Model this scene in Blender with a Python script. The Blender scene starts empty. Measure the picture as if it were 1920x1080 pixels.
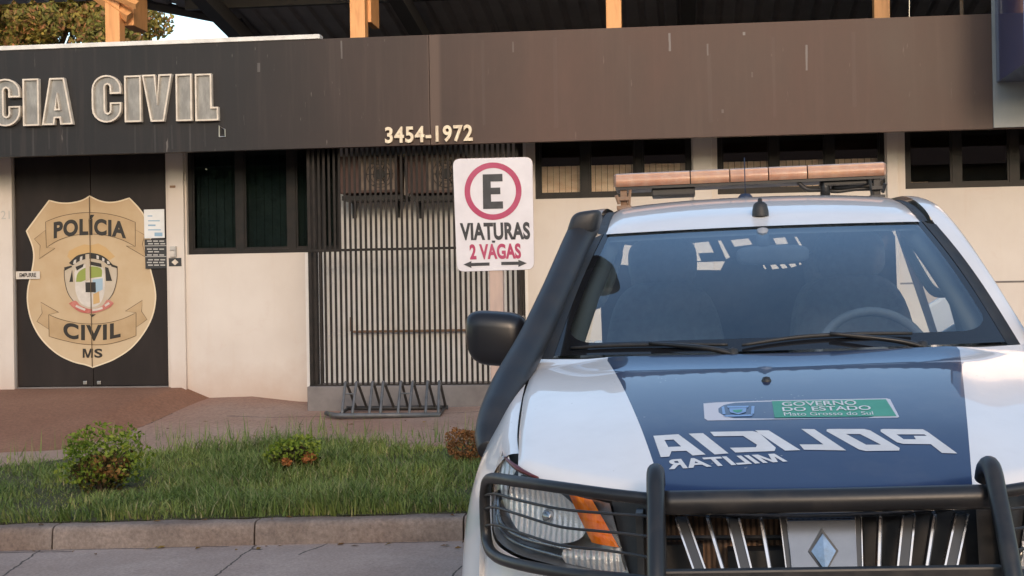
import bpy, bmesh, math, random
import numpy as np
from mathutils import Matrix, Vector
rad = math.radians
random.seed(7)
RNG = np.random.default_rng(7)

# ------------------------------------------------------------------ camera, sky, sun, exposure
SC = bpy.context.scene
COL = SC.collection
FPX, YAW, PITCH, ROLL, CZ = 2780.0, rad(6.7), rad(0.31), rad(-0.945), 1.46
CAMROT = Matrix.Rotation(YAW, 3, 'Z') @ Matrix.Rotation(math.pi/2+PITCH, 3, 'X') @ Matrix.Rotation(ROLL, 3, 'Z')
cam = bpy.data.cameras.new('camera')
cam_ob = bpy.data.objects.new('camera', cam)
COL.objects.link(cam_ob)
cam_ob.location = (0, 0, CZ)
cam_ob.rotation_euler = CAMROT.to_euler()
cam.sensor_width = 36.0
cam.lens = 36.0*FPX/1920.0
cam.clip_start = 0.05
cam.clip_end = 3000
SC.camera = cam_ob

SUN_AZ, SUN_EL = rad(166), rad(19.0)      # azimuth clockwise from +Y: low sun behind the viewer, a little to the right
world = bpy.data.worlds.new('World')
SC.world = world
world.use_nodes = True
wn = world.node_tree
wn.nodes.clear()
sky = wn.nodes.new('ShaderNodeTexSky')
sky.sky_type = 'NISHITA'
sky.sun_disc = False
sky.sun_elevation = SUN_EL
sky.sun_rotation = SUN_AZ
sky.altitude = 300
sky.air_density = 1.2
sky.dust_density = 1.6
sky.ozone_density = 0.9
bg = wn.nodes.new('ShaderNodeBackground')
bg.inputs[1].default_value = 0.15
wo = wn.nodes.new('ShaderNodeOutputWorld')
wn.links.new(sky.outputs[0], bg.inputs[0])
wn.links.new(bg.outputs[0], wo.inputs[0])
sun = bpy.data.lights.new('sun', 'SUN')
sun.energy = 0.5
sun.angle = rad(10.0)
sun.color = (1.0, 0.70, 0.50)
sun_ob = bpy.data.objects.new('sun', sun)
COL.objects.link(sun_ob)
sd = Vector((math.sin(SUN_AZ)*math.cos(SUN_EL), math.cos(SUN_AZ)*math.cos(SUN_EL), math.sin(SUN_EL)))
sun_ob.rotation_euler = sd.to_track_quat('Z', 'Y').to_euler()
SC.view_settings.view_transform = 'Standard'
SC.view_settings.look = 'None'
SC.view_settings.gamma = 1.0
SC.view_settings.exposure = 1.03
SC.render.resolution_x, SC.render.resolution_y = 1024, 576
SC.cycles.max_bounces = 8
SC.cycles.transparent_max_bounces = 12
SC.cycles.use_denoising = True

# ------------------------------------------------------------------ helpers
def ray(px, py):
    return CAMROT @ Vector(((px-960)/FPX, -(py-540)/FPX, -1.0))
def P(px, py, Y):
    """world point of a measured photo position on the plane at distance Y"""
    d = ray(px, py); t = Y/d.y
    return Vector((d.x*t, Y, CZ+d.z*t))
def X(px, Y, py=500): return P(px, py, Y).x
def Z(px, py, Y): return P(px, py, Y).z
ROAD_S = 0.0245
def road_z(x): return ROAD_S*(max(-40, min(40, x))-0.9)

def empty(name, loc, label=None, cat=None, group=None):
    o = bpy.data.objects.new(name, None); COL.objects.link(o)
    o.location = loc
    o.empty_display_size = 0.2
    if label: o['label'] = label
    if cat: o['category'] = cat
    if group: o['group'] = group
    return o
def tag(o, label, cat, group=None):
    o['label'] = label; o['category'] = cat
    if group: o['group'] = group
    return o

class MB:
    """collects shapes into one mesh"""
    def __init__(s): s.v = []; s.f = []; s.m = []; s.uv = None
    def add(s, vs, fs, mi=0):
        n = len(s.v); s.v += [tuple(v) for v in vs]
        s.f += [tuple(i+n for i in f) for f in fs]; s.m += [mi]*len(fs)
        return s
    def box(s, a, b, mi=0, bev=0.0):
        x0, y0, z0 = [min(a[i], b[i]) for i in range(3)]; x1, y1, z1 = [max(a[i], b[i]) for i in range(3)]
        if bev <= 0:
            vs = [(x0,y0,z0),(x1,y0,z0),(x1,y1,z0),(x0,y1,z0),(x0,y0,z1),(x1,y0,z1),(x1,y1,z1),(x0,y1,z1)]
            fs = [(0,3,2,1),(4,5,6,7),(0,1,5,4),(1,2,6,5),(2,3,7,6),(3,0,4,7)]
            return s.add(vs, fs, mi)
        bm = bmesh.new()
        bmesh.ops.create_cube(bm, size=1.0)
        for v in bm.verts:
            v.co = Vector(((x0+x1)/2+v.co.x*(x1-x0), (y0+y1)/2+v.co.y*(y1-y0), (z0+z1)/2+v.co.z*(z1-z0)))
        bmesh.ops.bevel(bm, geom=bm.edges[:], offset=bev, segments=2, affect='EDGES', profile=0.6)
        bm.verts.index_update()
        s.add([v.co[:] for v in bm.verts], [[v.index for v in f.verts] for f in bm.faces], mi)
        bm.free(); return s
    def tube(s, pts, r, seg=10, mi=0, cap=True, smooth=0):
        pts = [Vector(p) for p in pts]
        if smooth: pts = spline(pts, smooth)
        n = len(pts); rr = r if isinstance(r, (list, tuple)) else [r]*n
        if len(rr) != n:
            rr = list(np.interp(np.linspace(0, 1, n), np.linspace(0, 1, len(rr)), rr))
        vs = []; up = None
        for i, p in enumerate(pts):
            t = (pts[min(i+1, n-1)]-pts[max(i-1, 0)]).normalized()
            if up is None:
                up = Vector((0, 0, 1)) if abs(t.z) < 0.9 else Vector((1, 0, 0))
            a = t.cross(up)
            if a.length < 1e-5: a = t.orthogonal()
            a.normalize(); b = a.cross(t).normalized(); up = b
            for k in range(seg):
                an = 2*math.pi*k/seg
                vs.append(p+a*math.cos(an)*rr[i]+b*math.sin(an)*rr[i])
        fs = []
        for i in range(n-1):
            for k in range(seg):
                k2 = (k+1) % seg
                fs.append((i*seg+k, i*seg+k2, (i+1)*seg+k2, (i+1)*seg+k))
        if cap:
            fs.append(tuple(range(seg))); fs.append(tuple((n-1)*seg+k for k in reversed(range(seg))))
        return s.add(vs, fs, mi)
    def lathe(s, prof, c, axis='Z', seg=24, mi=0):
        """prof: list of (radius, height) about an axis through c"""
        vs = []; fs = []
        for r, h in prof:
            for k in range(seg):
                a = 2*math.pi*k/seg; q = (r*math.cos(a), r*math.sin(a), h)
                if axis == 'Y': q = (q[0], q[2], q[1])
                if axis == 'X': q = (q[2], q[0], q[1])
                vs.append((c[0]+q[0], c[1]+q[1], c[2]+q[2]))
        for i in range(len(prof)-1):
            for k in range(seg):
                k2 = (k+1) % seg
                fs.append((i*seg+k, i*seg+k2, (i+1)*seg+k2, (i+1)*seg+k))
        return s.add(vs, fs, mi)
    def grid(s, fn, nu, nv, mi=0, uvfn=None):
        """fn(a,b) with a,b in 0..1"""
        vs = [fn(i/nu, j/nv) for j in range(nv+1) for i in range(nu+1)]
        fs = [(j*(nu+1)+i, j*(nu+1)+i+1, (j+1)*(nu+1)+i+1, (j+1)*(nu+1)+i) for j in range(nv) for i in range(nu)]
        if uvfn:
            s.uv = (s.uv or []) + [uvfn(i/nu, j/nv) for j in range(nv+1) for i in range(nu+1)]
        return s.add(vs, fs, mi)
    def poly(s, pts, mi=0):
        return s.add(pts, [tuple(range(len(pts)))], mi)
    def prism(s, pts, d, mi=0):
        """polygon extruded by vector d"""
        n = len(pts); d = Vector(d)
        vs = [Vector(p) for p in pts]+[Vector(p)+d for p in pts]
        fs = [tuple(range(n)), tuple(reversed(range(n, 2*n)))]+[(i, (i+1) % n, n+(i+1) % n, n+i) for i in range(n)]
        return s.add(vs, fs, mi)
    def mesh(s, me_verts, me_faces, mi=0): return s.add(me_verts, me_faces, mi)
    def build(s, name, mats, parent=None, smooth=False, fix=True, solid=0.0, sub=0, auto=None):
        me = bpy.data.meshes.new(name)
        me.from_pydata([tuple(v) for v in s.v], [], s.f)
        if not isinstance(mats, (list, tuple)): mats = [mats]
        for m in mats: me.materials.append(m)
        me.polygons.foreach_set('material_index', s.m)
        if s.uv:
            l = me.uv_layers.new(name='UVMap')
            for lp in me.loops: l.data[lp.index].uv = s.uv[lp.vertex_index]
        if fix:
            bm = bmesh.new(); bm.from_mesh(me)
            bmesh.ops.recalc_face_normals(bm, faces=bm.faces[:])
            bm.to_mesh(me); bm.free()
        if smooth: me.polygons.foreach_set('use_smooth', [True]*len(me.polygons))
        if auto is not None:
            me.polygons.foreach_set('use_smooth', [True]*len(me.polygons))
            me.set_sharp_from_angle(angle=rad(auto))
        o = bpy.data.objects.new(name, me); COL.objects.link(o)
        if parent: o.parent = parent
        if solid:
            md = o.modifiers.new('solid', 'SOLIDIFY'); md.thickness = abs(solid); md.offset = -1 if solid > 0 else 1
        if sub:
            md = o.modifiers.new('sub', 'SUBSURF'); md.levels = md.render_levels = sub
        return o

def spline(pts, k):
    pts = [Vector(p) for p in pts]; out = []
    n = len(pts)
    for i in range(n-1):
        p0 = pts[max(i-1, 0)]; p1 = pts[i]; p2 = pts[i+1]; p3 = pts[min(i+2, n-1)]
        for j in range(k):
            t = j/k
            out.append(0.5*((2*p1)+(-p0+p2)*t+(2*p0-5*p1+4*p2-p3)*t*t+(-p0+3*p1-3*p2+p3)*t**3))
    out.append(pts[-1]); return out
def curve2(pts, k=6, closed=False):
    """Catmull-Rom through 2-D points"""
    q = [Vector((p[0], p[1], 0)) for p in pts]
    if closed: q = [q[-1]]+q+[q[0], q[1]]
    o = spline(q, k)
    if closed: o = o[k:-k-1]
    return [(v.x, v.y) for v in o]
def sm(a, b, x):
    t = max(0.0, min(1.0, (x-a)/(b-a))); return t*t*(3-2*t)
def lerp(a, b, t): return a+(b-a)*t

def text_shape(body, bold=0.0, space=1.0, shear=0.0, extrude=0.0):
    """outline of a string as verts and faces scaled to a 1 x 1 box"""
    cu = bpy.data.curves.new('t', 'FONT'); cu.body = body; cu.offset = bold; cu.space_character = space
    cu.shear = shear; cu.resolution_u = 6; cu.extrude = extrude
    ob = bpy.data.objects.new('t', cu); COL.objects.link(ob)
    dg = bpy.context.evaluated_depsgraph_get()
    me = bpy.data.meshes.new_from_object(ob.evaluated_get(dg))
    vs = np.array([v.co[:] for v in me.vertices]); fs = [tuple(p.vertices) for p in me.polygons]
    bpy.data.objects.remove(ob); bpy.data.curves.remove(cu); bpy.data.meshes.remove(me)
    lo = vs.min(0); hi = vs.max(0)
    vs[:, 0] = (vs[:, 0]-lo[0])/(hi[0]-lo[0]); vs[:, 1] = (vs[:, 1]-lo[1])/(hi[1]-lo[1])
    return vs, fs
def m_text(rest, mfrac, bold, space=1.0):
    """a string that starts with M: the M drawn as a clean outline, the rest set in type"""
    mv = [(0, 0), (0.19, 0), (0.19, 0.66), (0.40, 0), (0.60, 0), (0.81, 0.66), (0.81, 0), (1, 0), (1, 1), (0.72, 1), (0.5, 0.30), (0.28, 1), (0, 1)]
    vs, fs = outline_shape([mv]); vs = [(v[0]*mfrac, v[1], 0) for v in vs]; fs = list(fs); n = len(vs)
    v2, f2 = text_shape(rest, bold, space); a = mfrac*1.13
    vs += [(a+v[0]*(1-a), v[1], 0) for v in v2]; fs += [tuple(i+n for i in f) for f in f2]
    return np.array(vs), fs
def outline_shape(splines, extrude=0.0):
    """closed outlines (holes allowed) filled as one flat shape"""
    cu = bpy.data.curves.new('s', 'CURVE'); cu.dimensions = '2D'; cu.fill_mode = 'BOTH'; cu.extrude = extrude
    for pts in splines:
        sp = cu.splines.new('POLY'); sp.points.add(len(pts)-1)
        for p, q in zip(sp.points, pts): p.co = (q[0], q[1], 0, 1)
        sp.use_cyclic_u = True
    ob = bpy.data.objects.new('s', cu); COL.objects.link(ob)
    dg = bpy.context.evaluated_depsgraph_get()
    me = bpy.data.meshes.new_from_object(ob.evaluated_get(dg))
    vs = np.array([v.co[:] for v in me.vertices]); fs = [tuple(p.vertices) for p in me.polygons]
    bpy.data.objects.remove(ob); bpy.data.curves.remove(cu); bpy.data.meshes.remove(me)
    return vs, fs

# ------------------------------------------------------------------ materials
def nodes_of(name):
    m = bpy.data.materials.new(name); m.use_nodes = True
    nt = m.node_tree
    return m, nt, nt.nodes['Principled BSDF'], nt.nodes['Material Output']
def N(nt, t, **kw):
    n = nt.nodes.new(t)
    for k, v in kw.items():
        if k.startswith('i_'): n.inputs[int(k[2:])].default_value = v
        else: setattr(n, k, v)
    return n
def noise(nt, scale, detail=4, rough=0.6, stretch=None, coord='Object', dist=0.0):
    tc = N(nt, 'ShaderNodeTexCoord'); mp = N(nt, 'ShaderNodeMapping')
    if stretch: mp.inputs['Scale'].default_value = stretch
    nz = N(nt, 'ShaderNodeTexNoise')
    nz.inputs['Scale'].default_value = scale; nz.inputs['Detail'].default_value = detail
    nz.inputs['Roughness'].default_value = rough; nz.inputs['Distortion'].default_value = dist
    nt.links.new(tc.outputs[coord], mp.inputs[0]); nt.links.new(mp.outputs[0], nz.inputs['Vector'])
    return nz
def ramp(nt, src, stops):
    r = N(nt, 'ShaderNodeValToRGB')
    el = r.color_ramp.elements
    while len(el) < len(stops): el.new(0.5)
    for e, (p, c) in zip(el, stops):
        e.position = p; e.color = (c[0], c[1], c[2], 1) if isinstance(c, (tuple, list)) else (c, c, c, 1)
    nt.links.new(src, r.inputs[0]); return r
def mix(nt, fac, a, b, mode='MIX'):
    m = N(nt, 'ShaderNodeMix'); m.data_type = 'RGBA'; m.blend_type = mode
    for idx, s in ((0, fac), (6, a), (7, b)):
        if isinstance(s, bpy.types.NodeSocket): nt.links.new(s, m.inputs[idx])
        elif idx == 0: m.inputs[0].default_value = s
        else: m.inputs[idx].default_value = (s[0], s[1], s[2], 1)
    return m.outputs[2]
def math_(nt, op, a, b=None, c=None, clamp=False):
    m = N(nt, 'ShaderNodeMath'); m.operation = op; m.use_clamp = clamp
    for i, s in enumerate((a, b, c)):
        if s is None: continue
        if isinstance(s, bpy.types.NodeSocket): nt.links.new(s, m.inputs[i])
        else: m.inputs[i].default_value = s
    return m.outputs[0]
def bump(nt, bs, src, strength=0.3, dist=0.01):
    b = N(nt, 'ShaderNodeBump'); b.inputs['Strength'].default_value = strength; b.inputs['Distance'].default_value = dist
    nt.links.new(src, b.inputs['Height']); nt.links.new(b.outputs[0], bs.inputs['Normal'])
def mat(name, c1, c2=None, scale=6.0, rough=0.6, metal=0.0, bmp=0.0, stretch=None, coat=0.0, lo=0.35, hi=0.65, detail=5, rough2=None, spec=None, bd=0.01):
    m, nt, bs, out = nodes_of(name)
    bs.inputs['Base Color'].default_value = (*c1, 1)
    bs.inputs['Roughness'].default_value = rough; bs.inputs['Metallic'].default_value = metal
    if coat: bs.inputs['Coat Weight'].default_value = coat; bs.inputs['Coat Roughness'].default_value = 0.03
    if spec is not None: bs.inputs['Specular IOR Level'].default_value = spec
    if c2 is not None or bmp:
        nz = noise(nt, scale, detail, 0.62, stretch)
        if c2 is not None:
            r = ramp(nt, nz.outputs[0], [(lo, c1), (hi, c2)])
            nt.links.new(r.outputs[0], bs.inputs['Base Color'])
        if rough2 is not None:
            r2 = ramp(nt, nz.outputs[0], [(lo, rough), (hi, rough2)])
            nt.links.new(r2.outputs[0], bs.inputs['Roughness'])
        if bmp: bump(nt, bs, nz.outputs[0], bmp, bd)
    return m
def glass_mat(name, tint=(0.9, 0.95, 0.93), boost=1.0, rough=0.0, ior=1.5):
    m, nt, bs, out = nodes_of(name); nt.nodes.remove(bs)
    tr = N(nt, 'ShaderNodeBsdfTransparent'); tr.inputs[0].default_value = (*tint, 1)
    gl = N(nt, 'ShaderNodeBsdfGlossy'); gl.inputs['Roughness'].default_value = rough
    fr = N(nt, 'ShaderNodeFresnel'); fr.inputs[0].default_value = ior
    f = math_(nt, 'MULTIPLY', fr.outputs[0], boost, clamp=True)
    mx = N(nt, 'ShaderNodeMixShader')
    nt.links.new(f, mx.inputs[0]); nt.links.new(tr.outputs[0], mx.inputs[1]); nt.links.new(gl.outputs[0], mx.inputs[2])
    nt.links.new(mx.outputs[0], out.inputs[0])
    return m

M = {}
# walls: cream paint with faint dirt, stronger towards streaks
def wall_mat():
    m, nt, bs, out = nodes_of('cream wall paint')
    a = noise(nt, 1.3, 5, 0.6); b = noise(nt, 9, 4, 0.7, (1, 1, 0.12))
    c = ramp(nt, a.outputs[0], [(0.35, (0.585, 0.525, 0.475)), (0.7, (0.65, 0.595, 0.545))])
    d = ramp(nt, b.outputs[0], [(0.55, 0.0), (0.8, 0.35)])
    o = mix(nt, d.outputs[0], c.outputs[0], (0.55, 0.44, 0.36))
    tc = N(nt, 'ShaderNodeTexCoord'); sx = N(nt, 'ShaderNodeSeparateXYZ'); nt.links.new(tc.outputs['Object'], sx.inputs[0])
    e = noise(nt, 3.5, 5, 0.65); hh = math_(nt, 'SUBTRACT', sx.outputs[2], math_(nt, 'MULTIPLY', e.outputs[0], 0.45))
    mr = N(nt, 'ShaderNodeMapRange'); mr.inputs[1].default_value = 0.22; mr.inputs[2].default_value = 0.62; mr.inputs[3].default_value = 0.55; mr.inputs[4].default_value = 0.0
    nt.links.new(hh, mr.inputs[0]); o = mix(nt, mr.outputs[0], o, (0.42, 0.28, 0.20))
    sc = noise(nt, 2.2, 6, 0.7, dist=0.6); o = mix(nt, ramp(nt, sc.outputs[0], [(0.60, 0.0), (0.72, 0.22)]).outputs[0], o, (0.50, 0.36, 0.30))
    nt.links.new(o, bs.inputs['Base Color']); bs.inputs['Roughness'].default_value = 0.75
    n2 = noise(nt, 60, 3); bump(nt, bs, n2.outputs[0], 0.12, 0.004)
    return m
M['wall'] = wall_mat()
def fascia_mat():
    m, nt, bs, out = nodes_of('weathered dark fascia paint')
    a = noise(nt, 1.1, 6, 0.6, (1, 1, 0.5)); b = noise(nt, 12, 5, 0.65, (1, 1, 0.05)); c = noise(nt, 26, 3, 0.55, (1, 1, 0.16))
    base = ramp(nt, a.outputs[0], [(0.35, (0.013, 0.0125, 0.0135)), (0.72, (0.023, 0.021, 0.022))])
    st = ramp(nt, b.outputs[0], [(0.5, 0.0), (0.78, 0.45)])
    o = mix(nt, st.outputs[0], base.outputs[0], (0.060, 0.047, 0.043))
    sp = ramp(nt, c.outputs[0], [(0.70, 0.0), (0.76, 0.35)])
    o = mix(nt, sp.outputs[0], o, (0.30, 0.26, 0.24))
    # a dusty brown band beside the sheet joint
    tc = N(nt, 'ShaderNodeTexCoord'); sx = N(nt, 'ShaderNodeSeparateXYZ'); nt.links.new(tc.outputs['Object'], sx.inputs[0])
    xj = X(815, 14.2, 200)
    dd = math_(nt, 'ABSOLUTE', math_(nt, 'SUBTRACT', sx.outputs[0], xj))
    band = ramp(nt, dd, [(0.04, 0.5), (0.075, 0.0)])
    o = mix(nt, band.outputs[0], o, (0.14, 0.10, 0.08))
    # brown staining on the right hand sheets, their warmer light painted in too
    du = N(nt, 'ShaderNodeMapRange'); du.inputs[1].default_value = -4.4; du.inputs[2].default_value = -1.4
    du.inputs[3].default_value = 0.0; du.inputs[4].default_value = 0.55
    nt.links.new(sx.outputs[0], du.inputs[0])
    warm_fac = math_(nt, 'MULTIPLY', du.outputs[0], ramp(nt, a.outputs[0], [(0.2, 0.5), (0.7, 1.0)]).outputs[0])
    o = mix(nt, warm_fac, o, (0.165, 0.090, 0.066))
    # a few pale drips run down from the top edge and from the letters
    zz = sx.outputs[2]; wob = noise(nt, 14, 3, 0.6, (1, 1, 0.3)); wx = math_(nt, 'MULTIPLY_ADD', wob.outputs[0], 0.02, sx.outputs[0])
    msk = None
    for (px, py0, py1, hw, st_) in ((1255, 62, 96, .010, .8), (1512, 84, 132, .009, .7), (1327, 82, 104, .008, .45), (1395, 60, 66, .012, .8), (640, 76, 110, .008, .35), (962+0, 78, 98, .007, .4), (485, 118, 135, .014, .25),
                                   (20, 236, 292, .008, .07), (62, 238, 294, .009, .09), (92, 240, 280, .008, .06), (126, 238, 292, .009, .09), (253, 234, 290, .008, .07), (290, 234, 292, .01, .10), (322, 234, 280, .008, .07), (356, 232, 290, .009, .10), (384, 232, 275, .008, .07),
                                   (1355, 205, 212, .012, .4), (1410, 135, 145, .008, .3), (1180, 85, 215, .012, .045), (1330, 100, 230, .02, .045), (1450, 70, 220, .015, .045), (1600, 60, 200, .02, .045), (905, 75, 235, .015, .045), (1040, 70, 240, .02, .045)):
        q0, q1 = P(px, py0, 14.2), P(px, py1, 14.2)
        d = math_(nt, 'LESS_THAN', math_(nt, 'ABSOLUTE', math_(nt, 'SUBTRACT', wx, q0.x+0.01)), hw)
        inz = math_(nt, 'MULTIPLY', math_(nt, 'LESS_THAN', zz, q0.z), math_(nt, 'GREATER_THAN', zz, q1.z))
        v = math_(nt, 'MULTIPLY', math_(nt, 'MULTIPLY', d, inz), st_); msk = v if msk is None else math_(nt, 'MAXIMUM', msk, v)
    o = mix(nt, math_(nt, 'MULTIPLY', msk, ramp(nt, b.outputs[0], [(0.3, 0.35), (0.6, 1.0)]).outputs[0]), o, (0.26, 0.24, 0.235))
    nt.links.new(o, bs.inputs['Base Color'])
    rr = ramp(nt, a.outputs[0], [(0.3, 0.42), (0.7, 0.58)]); nt.links.new(rr.outputs[0], bs.inputs['Roughness'])
    bs.inputs['Specular IOR Level'].default_value = 0.3
    bump(nt, bs, a.outputs[0], 0.08, 0.02)
    return m
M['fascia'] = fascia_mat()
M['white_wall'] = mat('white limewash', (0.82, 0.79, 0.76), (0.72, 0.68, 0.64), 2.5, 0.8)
M['soffit'] = mat('dark soffit', (0.03, 0.03, 0.032), (0.05, 0.048, 0.046), 4, 0.8)
M['trim_white'] = mat('white cap flashing', (0.78, 0.76, 0.72), (0.6, 0.58, 0.55), 5, 0.45)
M['door'] = mat('dark brown door paint', (0.014, 0.010, 0.009), (0.026, 0.019, 0.017), 3, 0.55, spec=0.3, bmp=0.05, stretch=(1, 1, 0.3), lo=0.4, hi=0.75)
M['black_frame'] = mat('black window frame', (0.006, 0.0055, 0.0055), (0.016, 0.012, 0.010), 8, 0.5, spec=0.3)
M['letter_face'] = mat('dull steel letter face', (0.22, 0.205, 0.19), (0.36, 0.34, 0.31), 16, 0.4, 0.5, lo=0.4, hi=0.72, bmp=0.05, stretch=(1, 1, 0.35))
M['letter_rim'] = mat('cream letter edge', (0.72, 0.64, 0.54), (0.55, 0.48, 0.40), 12, 0.5)
M['letter_gold'] = mat('cream number letters', (0.80, 0.69, 0.51), (0.56, 0.45, 0.33), 16, 0.4, 0.1)
M['grille_bar'] = mat('dark painted steel bar', (0.012, 0.010, 0.009), (0.026, 0.020, 0.017), 14, 0.6, 0.0, spec=0.25)
M['plinth'] = mat('grey cement', (0.14, 0.125, 0.12), (0.20, 0.18, 0.172), 4, 0.9, bmp=0.25)
M['rust'] = mat('rusty pipe', (0.22, 0.12, 0.07), (0.30, 0.2, 0.13), 20, 0.7)
M['pane'] = glass_mat('window glass', (0.94, 0.95, 0.93), 1.0)
M['dark_pane'] = glass_mat('dark window glass', (0.7, 0.76, 0.76), 1.0)
M['lit_blind'] = mat('sunlit tan blind', (0.78, 0.55, 0.42), (0.90, 0.70, 0.57), 7, 0.9, stretch=(1, 1, 3.0), bmp=0.4, bd=0.02)
M['green_blind'] = mat('dark green vertical blind', (0.020, 0.028, 0.031), (0.034, 0.046, 0.048), 3, 0.85)
M['room'] = mat('dark room', (0.015, 0.015, 0.016), None, rough=0.95)
M['gold'] = mat('gold shield vinyl', (0.46, 0.325, 0.185), (0.53, 0.41, 0.265), 1.1, 0.42, lo=0.38, hi=0.62)
M['gold_dark'] = mat('darker gold banner vinyl', (0.40, 0.275, 0.145), (0.48, 0.345, 0.20), 3, 0.42)
M['gold_worn'] = mat('faded gold vinyl', (0.45, 0.37, 0.27), (0.50, 0.43, 0.34), 5, 0.5)
M['cream_edge'] = mat('cream vinyl edge', (0.68, 0.58, 0.42), None, rough=0.5)
M['ink'] = mat('black vinyl lettering', (0.022, 0.018, 0.014), None, rough=0.45)
M['ink_line'] = mat('brown vinyl outline', (0.10, 0.065, 0.03), None, rough=0.45)
M['v_green'] = mat('green vinyl', (0.25, 0.30, 0.06), None, rough=0.45)
M['v_blue'] = mat('blue vinyl', (0.30, 0.42, 0.52), None, rough=0.45)
M['v_white'] = mat('white vinyl', (0.62, 0.58, 0.53), (0.50, 0.46, 0.42), 9, 0.45)
M['v_red'] = mat('red vinyl', (0.42, 0.09, 0.07), (0.50, 0.20, 0.16), 12, 0.45)
M['v_ochre'] = mat('ochre vinyl', (0.52, 0.34, 0.15), None, rough=0.45)
M['paper'] = mat('white paper', (0.72, 0.74, 0.76), (0.66, 0.68, 0.70), 10, 0.7)
M['paper_ink'] = mat('pale blue print', (0.25, 0.40, 0.55), None, rough=0.7)
M['plaque'] = mat('charcoal plaque', (0.03, 0.03, 0.032), None, rough=0.4)
M['grey_print'] = mat('grey print', (0.45, 0.44, 0.42), None, rough=0.6)
M['steel'] = mat('brushed steel', (0.5, 0.48, 0.45), None, rough=0.3, metal=0.9)
def wood_mat():
    m, nt, bs, out = nodes_of('planed orange timber')
    a = noise(nt, 3.5, 5, 0.6, (6, 6, 0.5), dist=1.2)
    c = ramp(nt, a.outputs[0], [(0.3, (0.66, 0.30, 0.12)), (0.55, (0.82, 0.42, 0.18)), (0.8, (0.74, 0.36, 0.15))])
    nt.links.new(c.outputs[0], bs.inputs['Base Color']); bs.inputs['Roughness'].default_value = 0.6
    bump(nt, bs, a.outputs[0], 0.1, 0.01); return m
M['wood'] = wood_mat()
M['roof_steel'] = mat('dark ribbed roof steel', (0.42, 0.39, 0.41), (0.50, 0.46, 0.48), 2, 0.65, 0.0)
M['purlin'] = mat('dark purlin', (0.10, 0.095, 0.105), None, rough=0.6)
M['totem_grey'] = mat('grey composite panel', (0.20, 0.215, 0.22), (0.26, 0.275, 0.28), 1.5, 0.4)
M['totem_blue'] = mat('glossy blue panel', (0.022, 0.042, 0.13), (0.03, 0.055, 0.16), 1.2, 0.12, coat=0.3)
def gnd_mat(name, cA, cB, cC, scale=1.4, lines=(), bscale=40, bst=0.35, rough=0.92):
    m, nt, bs, out = nodes_of(name)
    a = noise(nt, scale, 6, 0.65); b = noise(nt, bscale, 4, 0.7); c = noise(nt, scale*0.35, 3, 0.5)
    o = ramp(nt, a.outputs[0], [(0.33, cA), (0.67, cB)]).outputs[0]
    o = mix(nt, ramp(nt, c.outputs[0], [(0.48, 0.0), (0.66, 0.7)]).outputs[0], o, cC)
    g = ramp(nt, b.outputs[0], [(0.3, 0.66), (0.7, 1.16)]).outputs[0]
    o = mix(nt, 1.0, o, g, 'MULTIPLY')
    if lines:
        tc = N(nt, 'ShaderNodeTexCoord'); sx = N(nt, 'ShaderNodeSeparateXYZ'); nt.links.new(tc.outputs['Object'], sx.inputs[0])
        wob = noise(nt, 5, 4, 0.6)
        w = math_(nt, 'MULTIPLY', math_(nt, 'SUBTRACT', wob.outputs[0], 0.5), 0.07)
        msk = None
        for (x0, y0, x1, y1, th) in lines:
            L = math.hypot(x1-x0, y1-y0); nx, ny = -(y1-y0)/L, (x1-x0)/L; tx, ty = (x1-x0)/L, (y1-y0)/L
            d = math_(nt, 'ADD', math_(nt, 'MULTIPLY', sx.outputs[0], nx), math_(nt, 'MULTIPLY_ADD', sx.outputs[1], ny, -(nx*x0+ny*y0)))
            d = math_(nt, 'ABSOLUTE', math_(nt, 'ADD', d, w))
            s = math_(nt, 'ADD', math_(nt, 'MULTIPLY', sx.outputs[0], tx), math_(nt, 'MULTIPLY_ADD', sx.outputs[1], ty, -(tx*x0+ty*y0)))
            inl = math_(nt, 'MULTIPLY', math_(nt, 'GREATER_THAN', s, 0.0), math_(nt, 'LESS_THAN', s, L))
            q = math_(nt, 'MULTIPLY', math_(nt, 'LESS_THAN', d, th), inl)
            msk = q if msk is None else math_(nt, 'MAXIMUM', msk, q)
        o = mix(nt, math_(nt, 'MULTIPLY', msk, 0.85), o, (0.03, 0.022, 0.018))
    nt.links.new(o, bs.inputs['Base Color']); bs.inputs['Roughness'].default_value = rough
    bump(nt, bs, b.outputs[0], bst, 0.012)
    return m
def leaf_mat(name, cols, trans=0.25):
    m, nt, bs, out = nodes_of(name)
    g = N(nt, 'ShaderNodeNewGeometry')
    r = ramp(nt, g.outputs['Random Per Island'], [(i/(len(cols)-1), c) for i, c in enumerate(cols)])
    pn = noise(nt, 1.9, 5, 0.65); pc = ramp(nt, pn.outputs[0], [(0.36, (0.70, 0.78, 0.72)), (0.5, (1, 1, 1)), (0.66, (1.45, 1.28, 1.12))])
    r_ = r
    class _R: outputs = [mix(nt, 1.0, r_.outputs[0], pc.outputs[0], 'MULTIPLY')]
    r = _R
    nt.links.new(r.outputs[0], bs.inputs['Base Color']); bs.inputs['Roughness'].default_value = 0.65
    bs.inputs['Specular IOR Level'].default_value = 0.1
    tl = N(nt, 'ShaderNodeBsdfTranslucent'); nt.links.new(r.outputs[0], tl.inputs[0])
    mx = N(nt, 'ShaderNodeMixShader'); mx.inputs[0].default_value = trans
    nt.links.new(bs.outputs[0], mx.inputs[1]); nt.links.new(tl.outputs[0], mx.inputs[2]); nt.links.new(mx.outputs[0], out.inputs[0])
    return m
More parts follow.
